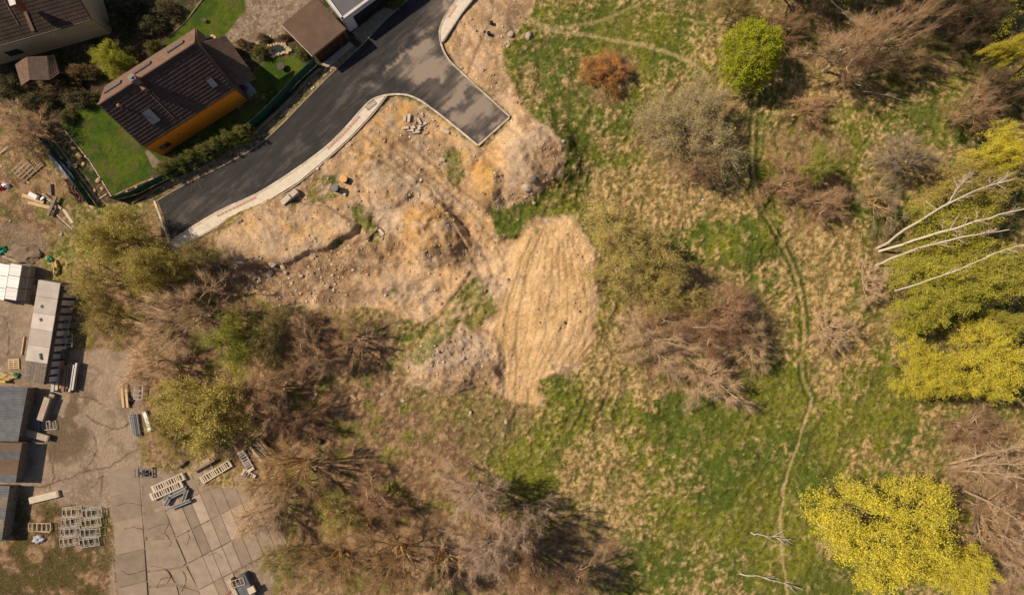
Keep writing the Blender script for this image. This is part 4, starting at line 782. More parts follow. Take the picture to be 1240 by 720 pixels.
rub = lambda X, Y: np.maximum.reduce([ell(X, Y, 640, 238, 40, 12, -8), ell(X, Y, 660, 225, 26, 14, -30), ell(X, Y, 340, 345, 80, 26, 10), ell(X, Y, 400, 320, 40, 26), ell(X, Y, 500, 240, 12, 24, -30), ell(X, Y, 512, 148, 18, 10), ell(X, Y, 475, 288, 22, 10), ell(X, Y, 555, 425, 60, 18), ell(X, Y, 610, 60, 10, 40)])
X, Y, f = scatter(60000, lambda X, Y, f: f['dirt'] * (.13 + .8 * rub(X, Y)) * (1 - f['sand'] * .85) * (1 - f['built']) + .25 * f['verge'] * (1 - f['built']))
stones('rubble', X, Y, .03, .19, m_st, 5)
X, Y, f = scatter(40000, lambda X, Y, f: f['dirt'] * (.25 + .6 * f['orange']) * (1 - f['built']))
stones('earth_clods', X, Y, .03, .14, mat('clods', (.62, .44, .27), (.48, .33, .20), 1.2, .95, attr='tone'), 6)
X, Y, f = scatter(6000, lambda X, Y, f: np.clip(np.maximum.reduce([ell(X, Y, 338, 58, 28, 20), ell(X, Y, 296, 75, 8, 14)]) - f['lawn'], 0, 1) * (1 - ell(X, Y, 334, 59, 13, 8, 0, .1)))
stones('garden_pebbles', X, Y, .05, .16, mat('garden_stone', (.55, .46, .36), (.40, .30, .22), 2, .9, attr='tone'), 7)
X, Y, f = scatter(5000, lambda X, Y, f: np.maximum.reduce([ell(X, Y, 6, 272, 12, 10), ell(X, Y, 92, 275, 12, 22, -35), ell(X, Y, 75, 288, 10, 10), ell(X, Y, 5, 215, 10, 14) * .5]) * .8)
stones('pale_debris', X, Y, .04, .22, mat('pale_debris', (.68, .62, .54), (.45, .38, .30), 3, .85, attr='tone'), 8)
# ---------------------------------------------------------------- buildings
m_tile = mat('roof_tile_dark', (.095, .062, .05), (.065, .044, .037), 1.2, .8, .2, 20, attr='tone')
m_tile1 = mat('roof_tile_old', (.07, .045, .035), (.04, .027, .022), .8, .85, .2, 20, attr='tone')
m_tilep = mat('roof_tile_sunlit_tone', (.24, .145, .105), (.17, .105, .08), 1.2, .85, .2, 20, attr='tone')  # pale copy carrying the far slope's sunlight; gable, ridge and chimney share it
m_sheetb = mat('brown_roof_sheet', (.17, .105, .075), (.125, .08, .06), .9, .7, .1, 20, attr='tone')
m_orange = mat('orange_render', (.92, .31, .015), (.80, .285, .018), .6, .9, .15, 30, contrast=(.3, .7))
m_cream = mat('cream_render', (.62, .50, .31), (.47, .36, .22), .5, .9, .15, 30, contrast=(.3, .7))
m_white = mat('white_render', (.66, .64, .66), (.56, .54, .55), .6, .85, .1, 30)
m_dark = mat('dark_opening', (.02, .018, .017), (.012, .011, .01), 3, .4)
m_glass = mat('window_glass', (.03, .035, .04), (.05, .055, .06), 1, .12, spec=.6)
m_skyl = mat('skylight_glass', (.20, .20, .23), (.17, .17, .20), 2, .25, spec=.6)
m_frame = mat('dark_frame', (.05, .04, .035), None, 3, .5)
m_steel = mat('galvanised_steel', (.40, .40, .41), (.24, .23, .23), 6, .5, metal=.5, attr='tone')
m_steelw = mat('pale_steel', (.48, .46, .44), (.27, .25, .235), 6, .55, metal=.2, attr='tone')
m_wood = mat('weathered_wood', (.36, .26, .17), (.22, .155, .10), 3, .9, .2, 20, attr='tone', stretch=(1, 1, 1))
m_woodp = mat('pale_wood', (.62, .46, .28), (.48, .34, .20), 4, .85, attr='tone')
m_woodg = mat('grey_wood', (.27, .22, .18), (.16, .13, .105), 3, .9, attr='tone')
m_conc = mat('precast_concrete', (.48, .41, .34), (.38, .32, .26), 3, .9, .2, 20, attr='tone')
m_rust = mat('rusty_steel', (.42, .17, .05), (.26, .11, .045), 2.5, .85, attr='tone')
m_or = mat('orange_beam_paint', (.70, .28, .03), (.55, .20, .03), 2, .6, attr='tone')
m_green = mat('green_screen_fabric', (.022, .11, .08), (.014, .07, .05), 3, .7, attr='tone')
m_greent = mat('green_tarpaulin', (.01, .24, .13), (.008, .15, .09), 3, .5)
m_slate = mat('blue_grey_sheet', (.15, .16, .18), (.10, .10, .115), 1.5, .6, .1, 20, attr='tone')
m_rustsheet = mat('rusting_sheet', (.15, .13, .115), (.19, .095, .045), 2.6, .75, .1, 20, attr='tone', contrast=(.36, .66), detail=8)
m_black = mat('black_plastic', (.02, .02, .022), None, 3, .5)
m_brick = mat('chimney_brick', (.35, .12, .06), (.25, .09, .05), 6, .9)
m_stonew = mat('garden_wall_stone', (.26, .20, .155), (.17, .13, .10), 2.5, .9, .3, 15, attr='tone')

def lerp(a, b, t): return a + (b - a) * t
def tiled(name, A, B, Cc, D, rows, cols, m, parent, base, th=.05, seed=1, kind='stuff'):
    """overlapping roof tiles on the plane eave A-B, ridge D-C; every tile its own wedge, joined"""
    rg = random.Random(seed); A, B, Cc, D = map(Vector, (A, B, Cc, D)); n = (B - A).cross(D - A).normalized()
    if n.z < 0: n = -n
    mb = MB(base)
    for r in range(rows):
        t0, t1 = r / rows, (r + 1.12) / rows; e0, e1 = lerp(A, D, t0), lerp(B, Cc, t0); f0, f1 = lerp(A, D, min(t1, 1)), lerp(B, Cc, min(t1, 1))
        for c in range(cols):
            u0, u1 = (c + .01) / cols, (c + .99) / cols; lift = th * rg.uniform(.95, 1.08)
            a, b, cc, d = lerp(e0, e1, u0), lerp(e0, e1, u1), lerp(f0, f1, u1), lerp(f0, f1, u0); q = .5 * (u0 + u1); mm = lerp(e0, e1, q); mt = lerp(f0, f1, q)
            V = [a + n * .01, b + n * .01, a + n * lift, mm + n * (lift + .012), b + n * lift, d + n * .012, mt + n * .02, cc + n * .012]
            mb.add(V, [(0, 1, 4, 3, 2), (2, 3, 6, 5), (3, 4, 7, 6), (0, 2, 5), (1, 7, 4)], rg.uniform(.36, .64))
    return mb.build(name, m, parent, kind)
def corr(name, A, B, Cc, D, n, amp, m, parent, base, th=.02, seed=1, seg=3, kind=None):
    """corrugated sheet: ribs run from A-B up to D-C"""
    A, B, Cc, D = map(Vector, (A, B, Cc, D)); nn = (B - A).cross(D - A).normalized()
    if nn.z < 0: nn = -nn
    mb = MB(base); K = n * 4; V = []; rg = random.Random(seed)
    for j in range(seg + 1):
        for i in range(K + 1):
            u = i / K; p = lerp(lerp(A, B, u), lerp(D, Cc, u), j / seg); V.append(p + nn * (amp * math.sin(u * n * 2 * math.pi) + amp))
    F = [(j * (K + 1) + i, j * (K + 1) + i + 1, (j + 1) * (K + 1) + i + 1, (j + 1) * (K + 1) + i) for j in range(seg) for i in range(K)]
    mb.add(V, F); mb.add([A - nn * th, B - nn * th, Cc - nn * th, D - nn * th], [(0, 1, 2, 3)])
    return mb.build(name, m, parent, kind)
def wall_panel(mb, a, b, z0, z1, th, tone=.5):
    a, b = Vector(a[:2]), Vector(b[:2]); d = b - a; c = (a + b) / 2; mb.box((c.x, c.y, (z0 + z1) / 2), (d.length, th, z1 - z0), math.atan2(d.y, d.x), None, tone)

# --- brown roofed house with the orange wall
E1, E2 = W(172, 179, 3.95), W(273, 110, 3.95); R1, R2 = W(119, 127, 8.4), W(236, 52, 8.4); N1, N2 = W(117, 117, 3.3), W(230, 46, 3.3)
# square the plan up round the ridge
axv = (R2 - R1).normalized(); nrm = Vector((axv.y, -axv.x, 0)); Lh = (R2 - R1).length; hw = 3.67
R1 = R1; R2 = R1 + axv * Lh; E1 = R1 + nrm * hw; E1.z = 3.95; E2 = R2 + nrm * hw; E2.z = 3.95; N1 = R1 - nrm * hw; N1.z = 3.95; N2 = R2 - nrm * hw; N2.z = 3.95
base = ((R1 + R2) / 2).copy(); base.z = 0
h2 = thing('house', 'house with dark brown tiled roof and bright orange wall beside the lawn', 'house', base)
ins = .03; iw = lambda p, s, t: Vector((p.x, p.y, 0)) + nrm * (-s * ins) + axv * (t * ins)
w1, w2, w3, w4 = iw(E1, 1, 1), iw(E2, 1, -1), iw(N2, -1, -1), iw(N1, -1, 1)
mb = MB(base); wall_panel(mb, w1, w2, .16, 3.92, .3); mb.build('wall', m_orange, h2)
mb = MB(base)
for p, q in ((w2, w3), (w3, w4), (w4, w1)): wall_panel(mb, p, q, .16, 3.9, .28)
for p, q, r in ((w2, w3, R2 - axv * ins), (w4, w1, R1 + axv * ins)):
    V = [Vector((p.x, p.y, 3.9)), Vector((q.x, q.y, 3.9)), Vector((r.x, r.y, 8.1))]; o_ = axv * .12; mb.add([v - o_ for v in V] + [v + o_ for v in V], [(0, 1, 2), (5, 4, 3), (0, 3, 4, 1), (1, 4, 5, 2), (2, 5, 3, 0)])
mb.build('wall', m_tilep, h2)
mb = MB(base)
for p, q in ((w1, w2), (w2, w3), (w3, w4), (w4, w1)): wall_panel(mb, p, q, -.3, .16, .34)
mb.build('plinth', mat('dark_plinth', (.09, .07, .06), None, 4, .9), h2)
mb = MB(base); mb.slab([E1, E2, R2, R1], .18); mb.slab([N1, N2, R2 - Vector((0, 0, .003)), R1 - Vector((0, 0, .003))], .18); mb.build('roof', m_frame, h2)
tiled('roof_tiles', E1, E2, R2, R1, 15, 38, m_tile, h2, base, th=.10, seed=2); tiled('roof_tiles', N2, N1, R1, R2, 17, 38, m_tilep, h2, base, seed=3)  # same tiles: near slope in a shade tone, far slope in a sunlit tone
mb = MB(base); mb.cyl(R1 + Vector((0, 0, .06)), R2 + Vector((0, 0, .06)), .13, n=8); mb.build('ridge_cap', m_tilep, h2)
mb = MB(base); g = nrm * .08 - Vector((0, 0, .10)); mb.cyl(E1 + g, E2 + g, .075, n=6); mb.build('gutter', m_frame, h2)
slope = (R1 - E1)
def on_roof(u, t, lift=.0): n_ = axv.cross(slope).normalized(); n_ = n_ if n_.z > 0 else -n_; return E1 + axv * (Lh * u) + slope * t + n_ * lift, n_
for u, t, a_, b_ in ((.26, .38, .95, 1.5), (.885, .30, .62, .95)):
    p, n_ = on_roof(u, t, .10); sv = slope.normalized(); M = Matrix((axv, sv, axv.cross(sv))).transposed()
    mb = MB(base); mb.box(p, (a_ + .12, b_ + .12, .12), M=M); fr = mb.build('skylight', m_frame, h2); mb = MB(base); mb.box(p + n_ * .07, (a_, b_, .04), M=M); mb.build('glass_pane', m_skyl, fr)
nn2 = Vector((0, 0, 1))
for u in (.13, .45, .80):
    s2 = R1 - N1; sv = s2.normalized(); p = N1 + axv * (Lh * u) + s2 * .5; n_ = axv.cross(sv); n_ = n_ if n_.z > 0 else -n_; M = Matrix((axv, sv, axv.cross(sv))).transposed()
    mb = MB(base); mb.box(p + n_ * .1, (1.9, 1.1, .12), M=M); fr = mb.build('skylight', m_frame, h2); mb = MB(base); mb.box(p + n_ * .17, (1.75, .95, .03), M=M); mb.build('glass_pane', m_skyl, fr)
p, _ = on_roof(.40, .97); mb = MB(base); mb.box((p.x, p.y, 8.6), (.55, .55, 1.5), math.atan2(axv.y, axv.x), bev=.03); ch = mb.build('chimney', m_tilep, h2)
mb = MB(base); mb.box((p.x, p.y, 9.43), (.62, .62, .06), math.atan2(axv.y, axv.x)); mb.cyl((p.x, p.y, 9.45), (p.x, p.y, 9.65), .16, n=10); mb.build('metal_cap', mat('zinc_cap', (.22, .22, .23), (.14, .14, .15), 4, .6), ch)
p, n_ = on_roof(.40, .80); mb = MB(base); mb.box((p.x, p.y, p.z + .25), (.4, .5, .7), math.atan2(axv.y, axv.x), bev=.02); mb.build('vent_box', m_tilep, h2)
p, n_ = on_roof(.13, .78); mb = MB(base); mb.cyl(p, (p.x, p.y, p.z + .55), .10, .10, 8); mb.cyl((p.x, p.y, p.z + .5), (p.x, p.y, p.z + .62), .17, .05, 8); mb.build('vent_pipe', mat('clay_pink', (.50, .28, .22)), h2)
for uu in (.40, .424):
    mb = MB(base); a, _ = on_roof(uu, .72, .12); b, _ = on_roof(uu, .12 if uu < .41 else .55, .12); mb.bar(a, b, .035); mb.build('roof_cable', m_woodp, h2)
# little window in the orange wall
p = lerp(w1, w2, .115) + nrm * .16; M = Matrix((axv, nrm, Vector((0, 0, 1)))).transposed()
mb = MB(base); mb.box((p.x, p.y, 1.75), (1.15, .06, .95), M=M); wf = mb.build('window', m_frame, h2)
for s in (-.27, .27): mb = MB(base); c = p + axv * s + nrm * .04; mb.box((c.x, c.y, 1.75), (.46, .03, .80), M=M); mb.build('pane', m_glass, wf)
for t_, z_ in ((.30, 2.5), (.36, 1.2)):
    c = lerp(w1, w2, t_) + nrm * .17; mb = MB(base); mb.box((c.x, c.y, z_), (.12, .05, .12), M=M); mb.build('wall_vent', m_frame, h2)
# annex with the lower roof
An = [W(237, 53, 6.6), W(273, 43, 5.9), W(311, 96, 2.95), W(272, 109, 3.35)]
mb = MB(base); mb.slab([p - Vector((0, 0, .03)) for p in An], .12); mb.build('annex_roof', m_frame, h2)
tiled('roof_tiles', An[2], An[1], An[0], An[3], 15, 17, mat('annex_tile', (.165, .105, .08), (.115, .075, .058), 1.0, .85, .2, 20, attr='tone'), h2, base, th=.04, seed=5)
mb = MB(base); q = [W(245, 62, 0), W(272, 55, 0), W(296, 99, 0), W(283, 104, 0)]
for a, b in ((q[0], q[1]), (q[1], q[2])): wall_panel(mb, a, b, -.2, 2.8, .25)
mb.build('annex_wall', m_cream, h2)
for px_, py_ in ((297, 107), (283, 124)): mb = MB(base); p = W(px_, py_); mb.bar((p.x, p.y, -.1), (p.x, p.y, 2.9), .14); mb.build('post', m_frame, h2)
mb = MB(base); mb.prism([W(*p)[:2] for p in [(262, 112), (300, 98), (312, 112), (290, 131), (283, 132)]], -.1, .08); mb.build('terrace', m_conc, h2)
mb = MB(base); mb.prism([W(*p)[:2] for p in [(176, 184), (180, 182), (197, 198), (190, 203), (185, 203)]], -.1, .06); mb.build('doorstep_path', m_stonew, h2)
t_ = thing('flower_pot', 'purple flowers in a pot under the edge of the annex roof', 'flower pot', G(298, 108, .06)); mb = MB(); mb.cyl((0, 0, 0), (0, 0, .3), .15, .22, 10); mb.build('pot', m_brick, t_)
v, ff = leaf_quads(np.random.default_rng(4), np.random.default_rng(5).normal(size=(160, 3)) * .16 + np.array([0, 0, .5]), .10); link('flowers', mesh_np('petals', v, ff), mat('purple_petals', (.32, .08, .40), (.22, .06, .26), 5), t_)

# --- cream house at the top left
e1, e2 = W(0, 54, 4.6), W(110, 23, 4.6); ax1 = (e2 - e1).normalized(); n1 = Vector((ax1.y, -ax1.x, 0)); e0 = e1 - ax1 * 5.5; run = 4.6
r0, r2 = e0 - n1 * run + Vector((0, 0, 3.6)), e2 - n1 * run + Vector((0, 0, 3.6)); k0, k2 = e0 - n1 * run * 2, e2 - n1 * run * 2
base = ((e0 + k2) / 2).copy(); base.z = 0; h1 = thing('house', 'cream rendered house with a dark tiled gable roof cut by the top left corner', 'house', base)
gl = lambda p, s, t: Vector((p.x, p.y, 0)) - n1 * (s * .55) - ax1 * (t * .45)
a1, a2, a3, a4 = gl(e0, 1, -1), gl(e2, 1, 1), gl(k2, -1, 1), gl(k0, -1, -1)
mb = MB(base)
for p, q in ((a1, a2), (a2, a3), (a3, a4), (a4, a1)): wall_panel(mb, p, q, -.3, 4.55, .34)
for p, q, r in ((a2, a3, r2 - ax1 * .45), (a4, a1, r0 + ax1 * .45)):
    V = [Vector((p.x, p.y, 4.5)), Vector((q.x, q.y, 4.5)), Vector((r.x, r.y, 7.9))]; o_ = ax1 * .16; mb.add([v - o_ for v in V] + [v + o_ for v in V], [(0, 1, 2), (5, 4, 3), (0, 3, 4, 1), (1, 4, 5, 2), (2, 5, 3, 0)])
mb.build('wall', m_cream, h1)
mb = MB(base); mb.slab([e0, e2, r2, r0], .2); mb.slab([k0, k2, r2 - Vector((0, 0, .003)), r0 - Vector((0, 0, .003))], .2); mb.build('roof', m_frame, h1)
tiled('roof_tiles', e0, e2, r2, r0, 16, 44, m_tile1, h1, base, seed=7); tiled('roof_tiles', k2, k0, r0, r2, 16, 44, m_tile1, h1, base, seed=8)
mb = MB(base); mb.cyl(e0 + n1 * .08 - Vector((0, 0, .1)), e2 + n1 * .08 - Vector((0, 0, .1)), .08, n=6); mb.build('gutter', m_frame, h1)
p = W(22, 6, 7.6); mb = MB(base); mb.box((p.x, p.y, 7.6), (.5, .7, 1.6), .3, bev=.02); ch = mb.build('chimney', m_brick, h1); mb = MB(base); mb.box((p.x, p.y, 8.44), (.62, .82, .07), .3); mb.build('metal_cap', m_steelw, ch)
for (xa, ya), (xb, yb) in (((5, 0), (22, 30)), ((30, 14), (40, 38))):
    mb = MB(base); A_, B_ = W(xa, ya, 0), W(xb, yb, 0)
    f_ = lambda px_, py_: (lambda d: W(px_, py_, d))(0)
    # cable lying on the slope
    def onr(px_, py_):
        z = 5.0
        for _ in range(6): q = W(px_, py_, z); z = 4.6 + max(0, (e1 - q).dot(n1)) / run * 3.6 + .14
        return W(px_, py_, z)
    mb.bar(onr(xa, ya), onr(xb, yb), .05 if xa < 20 else .35, .03); mb.build('roof_cable' if xa < 20 else 'walk_board', m_woodg if xa < 20 else m_tilep, h1)
p = lerp(a1, a2, .49); wp = W(18, 62, 1.5); t1 = (Vector((wp.x, wp.y, 0)) - a1).dot(ax1); p = a1 + ax1 * t1 + n1 * .18; M = Matrix((ax1, n1, Vector((0, 0, 1)))).transposed()
mb = MB(base); mb.box((p.x, p.y, 1.7), (1.5, .06, 1.1), M=M); wf = mb.build('window', m_frame, h1)
for s in (-.35, .35): mb = MB(base); c = p + ax1 * s + n1 * .04; mb.box((c.x, c.y, 1.7), (.6, .03, .95), M=M); mb.build('pane', m_glass, wf)
p = a2 - n1 * 3.6 + ax1 * .19; M2 = Matrix((n1, ax1, Vector((0, 0, 1)))).transposed()
mb = MB(base); mb.cyl(p, p + ax1 * .06, .75, n=20); [None for _ in ()]
mb.v = [(v[0], v[1], v[2] + 3.6) for v in mb.v]; wf = mb.build('window', m_frame, h1)
mb = MB(base); mb.cyl(p + ax1 * .06, p + ax1 * .09, .62, n=20); mb.v = [(v[0], v[1], v[2] + 3.6) for v in mb.v]; mb.build('pane', m_glass, wf)
# porch in front of it
pb = G(45, 88); po = thing('porch', 'small brown three-sided porch roof at the foot of the cream house', 'porch', pb)
F3 = [[(18, 77, 2.3), (33, 69, 2.9), (36, 97, 2.9), (26, 104, 2.3)], [(33, 69, 2.9), (57, 68, 2.9), (60, 97, 2.9), (36, 97, 2.9)], [(57, 68, 2.9), (66, 66, 2.3), (72, 89, 2.3), (60, 97, 2.9)]]
for i, q in enumerate(F3):
    q = [W(*p) for p in q]; mb = MB(pb); mb.slab(q, .08); mb.build('roof', m_frame, po)
    if i == 1: q = [p + Vector((0, 0, .002)) for p in q]
    tiled('roof_tiles', q[3], q[2], q[1], q[0], 8, 4 if i != 1 else 8, [m_sheetb, m_tile, m_sheetb][i], po, pb, th=.03, seed=20 + i)
for x, y in ((24, 74), (29, 100), (59, 94), (69, 86)): mb = MB(pb); p = W(x + 2, y, 2.2); mb.bar((p.x, p.y, -.1), (p.x, p.y, 2.25), .13); mb.build('post', m_wood, po)

# --- garage with the ribbed brown roof
gq = [W(341, 30, 3.05), W(374, -4, 3.3), W(419, 35, 3.15), W(378, 68, 2.9)]; base = ((gq[0] + gq[2]) / 2).copy(); base.z = 0
ga = thing('garage', 'garage with a ribbed brown sheet roof and dark red wall facing the road', 'garage', base)
gq[1] = gq[0] + (gq[2] - gq[3]); gq[1].z = 3.3
corr('roof', gq[0], gq[1], gq[2], gq[3], 26, .03, m_sheetb, ga, base)
gi = [lerp(gq[i], gq[(i + 2) % 4], .07) for i in range(4)]; m_red_w = mat('dark_red_boards', (.075, .030, .022), (.045, .02, .016), 2, .85, attr='tone')
mb = MB(base)
for i in (0, 1): wall_panel(mb, gi[i], gi[i + 1], -.2, 2.88, .2)
wall_panel(mb, gi[3], gi[0], -.2, 2.8, .2); mb.build('wall', m_white if False else m_stonew, ga)
d = gi[2] - gi[3]; n = 14
for i in range(n):
    a = lerp(gi[3], gi[2], i / n); b = lerp(gi[3], gi[2], (i + .96) / n); mb = MB(base); wall_panel(mb, a, b, 0, 2.8, .10 + .03 * (i % 2), tone=.3 + .4 * (i % 3) / 2); mb.build('board', m_red_w, ga)
mb = MB(base); mb.bar(gq[3] + Vector((0, 0, -.1)), gq[0] + Vector((0, 0, -.1)), .14, .12); mb.build('fascia', m_steelw, ga)
mb = MB(base); mb.bar(gq[3] + Vector((0, 0, -.12)), gq[2] + Vector((0, 0, -.12)), .1, .14); mb.build('fascia', m_wood, ga)
mb = MB(base); mb.prism([W(*p)[:2] for p in [(390, 78), (424, 51), (428, 56), (395, 84)]], -.1, .1); mb.build('base_strip', m_conc, ga)
# --- white garage with flat grey roof
wq = [W(360, -30, 3.2), W(386, 0, 3.2), W(415, 23, 3.2), W(446, 0, 3.2), W(485, -30, 3.2)]
q0 = W(415, 23, 3.2); u1 = (W(446, 0, 3.2) - q0).normalized(); u2 = (W(386, 0, 3.2) - q0); u2 = (u2 - u1 * u2.dot(u1)).normalized()
base = q0 + u1 * 3 + u2 * 3; base.z = 0; gw = thing('garage', 'white rendered garage with a flat grey roof and dark sectional door', 'garage', base)
A = q0; B = q0 + u1 * 7.2; Cq = B + u2 * 7; D = q0 + u2 * 7
mb = MB(base); mb.slab([A, B, Cq, D], .12); mb.build('roof', mat('grey_membrane', (.125, .125, .14), (.105, .105, .118), 1, .7, .1, 20), gw)
mb = MB(base)
for a, b in ((A, B), (B, Cq), (Cq, D), (D, A)): dd = (b - a).normalized(); mb.bar(a - dd * .12, b + dd * .12, .26, .34)
mb.build('parapet', m_white, gw)
mb = MB(base); lo = lambda p: Vector((p.x, p.y, 0)); A0, B0, C0, D0 = map(lo, (A, B, Cq, D))
wall_panel(mb, A0, A0 + u1 * 1.0, -.2, 3.02, .3); wall_panel(mb, B0 - u1 * .9, B0, -.2, 3.02, .3); wall_panel(mb, A0 + u1, B0 - u1 * .9, 2.5, 3.02, .29)
for a, b in ((B0, C0), (C0, D0), (D0, A0)): wall_panel(mb, a, b, -.2, 3.02, .28)
mb.build('wall', m_white, gw)
dr = None
for i in range(5): mb = MB(base); wall_panel(mb, A0 + u1 * 1.0 + u2 * .06, B0 - u1 * .9 + u2 * .06, .02 + i * .5, .5 + i * .5, .08, ); o_ = mb.build('door_panel', mat('dark_blue_door', (.022, .028, .04), (.016, .02, .03), 2, .4), gw)
dv = MB(); dv.prism([W(*p)[:2] for p in [(426, 40), (466, 9), (478, 13), (440, 52)]], -.12, .05); dv.build('driveway', mat('aggregate_concrete', (.27, .225, .16), (.19, .15, .10), 2.2, .9, .3, 30), kind='structure')
mb = MB(); mb.prism([W(*p)[:2] for p in [(421, 46), (424, 43), (438, 54), (433, 58)]], -.1, .12); o = mb.build('gravel_bed', m_dark, kind='structure')

# ---------------------------------------------------------------- fences and garden edges
def screen_fence(label, pts, H, post, screen, spacing=2.4, g=None, bulge=.0):
    b = G(*pts[0]); o = thing('screen_fence', label, 'fence', b, group=g); P = [W(*p).to_2d() for p in smooth_pts(pts, 3)]
    L = [0]; 
    for a, c in zip(P[:-1], P[1:]): L.append(L[-1] + (c - a).length)
    def at(s):
        for i in range(len(P) - 1):
            if s <= L[i + 1] or i == len(P) - 2: return P[i].lerp(P[i + 1], min(1, (s - L[i]) / max(L[i + 1] - L[i], 1e-6)))
    n = max(1, round(L[-1] / spacing)); S_ = [at(L[-1] * i / n) for i in range(n + 1)]
    for i, p in enumerate(S_):
        z = float(gz(p.x, p.y)); mb = MB(b); mb.cyl((p.x, p.y, z - .3), (p.x, p.y, z + H + .08), .04, n=6); mb.build('post', post, o)
        if i < n:
            q = S_[i + 1]; mb = MB(b); V = []; K = 8; dv_ = (q - p); nn_ = Vector((-dv_.y, dv_.x)).normalized(); rr = random.Random(i)
            for j in range(4):
                for k in range(K + 1): u = k / K; c = p.lerp(q, u) + nn_ * (bulge * math.sin(u * 3.14) * math.sin(j / 3 * 3.14) + .02 * math.sin(k * 2.1 + i)); V.append((c.x, c.y, z + .05 + (H - .05) * j / 3 - (.06 * math.sin(u * 3.14) if j == 3 else 0)))
            mb.add(V, [(j * (K + 1) + k, j * (K + 1) + k + 1, (j + 1) * (K + 1) + k + 1, (j + 1) * (K + 1) + k) for j in range(3) for k in range(K)], rr.uniform(.3, .7)); mb.build('screen_panel', screen, o)
    mb = MB(b)
    for a, c in zip(S_[:-1], S_[1:]): za = float(gz(a.x, a.y)) + H; zc = float(gz(c.x, c.y)) + H; mb.cyl((a.x, a.y, za), (c.x, c.y, zc), .018, n=5)
    mb.build('top_rail', post, o); return o
m_post = mat('fence_post_green', (.05, .09, .07), None, 3, .5)
screen_fence('green windscreen fence along the road verge below the lower lawn', [(142, 242), (165, 236), (192, 222), (230, 203), (268, 185), (300, 160), (330, 133), (350, 112), (368, 92), (384, 78)], 1.7, m_post, m_green, bulge=.12)
screen_fence('green windscreen fence on the garden wall beside the earth bed', [(58, 170), (80, 198), (104, 230), (118, 250)], 1.5, m_post, m_green, bulge=.1)
def low_wall(name, label, pts, wd, h, m, L=.8, g=None, cat='wall'):
    b = G(*pts[0]); o = thing(name, label, cat, b, group=g); P = [W(*p).to_2d() for p in pts]; rr = random.Random(3)
    for a, c in zip(P[:-1], P[1:]):
        d = c - a; n = max(1, round(d.length / L)); u = d.normalized()
        for i in range(n):
            q = a + d * ((i + .5) / n); mb = MB(b); mb.box((q.x, q.y, h / 2 - .1 + rr.uniform(-.02, .02)), (d.length / n - .02, wd * rr.uniform(.92, 1.05), h + .2), math.atan2(u.y, u.x), tone=rr.uniform(.3, .7), bev=.015); mb.build('edging_stone', m, o)
    return o
low_wall('lawn_edging', 'thin concrete edging between the lower lawn and the earth bed', [(79, 158), (110, 196), (137, 240)], .12, .18, m_conc)
low_wall('lawn_edging', 'thin concrete edging on the fence side of the earth bed', [(68, 172), (92, 205), (121, 244)], .14, .25, m_conc)
low_wall('lawn_edging', 'short concrete edging closing the lower end of the earth bed', [(120, 242), (131, 235)], .14, .25, m_conc)
low_wall('lawn_edging', 'timber edging along the lower lawn beside the green fence', [(141, 236), (165, 225), (187, 216)], .16, .2, m_wood)
low_wall('garden_wall', 'low stone wall under the green fence along the road verge', [(161, 246), (196, 226), (240, 206), (272, 189), (305, 164), (335, 137), (355, 118), (372, 98), (388, 84)], .25, .3, m_stonew, 1.0)
low_wall('lawn_edging', 'edging kerb between the upper lawn and the planting bed', [(205, 45), (226, 26), (250, -6)], .14, .14, m_stonew)
# rocks laid singly
m_rock = mat('pale_rock', (.52, .44, .35), (.36, .28, .21), 3, .9, .4, 10); m_rocky = mat('ochre_rock', (.56, .38, .20), (.42, .28, .15), 3, .9, .3, 10)
def rock(px, py, r, label, m=m_rock, name='rock', group=None, cat='rock', seed=None, fl=.6):
    rg = np.random.default_rng(seed or int(px * 7 + py)); b = G(px, py)
    import bmesh
    bm = bmesh.new(); bmesh.ops.create_icosphere(bm, subdivisions=2, radius=r)
    cuts = [unit(rg.normal(size=3)) for _ in range(7)]
    for v in bm.verts:
        c = np.array(v.co)
        for q in cuts:
            d = c @ q - r * .68
            if d > 0: c = c - q * d
        c = c * (1 + rg.normal() * .025); v.co = (c[0] * 1.15, c[1] * .9, c[2] * fl + r * fl * .35)
    me = bpy.data.meshes.new(name); bm.to_mesh(me); bm.free(); o = link(name, me, m); o.location = b; o.rotation_euler = (0, 0, rg.uniform(0, 6)); return tag(o, label, cat, group)
gr_ = 'boulders and stones lying on the building site'
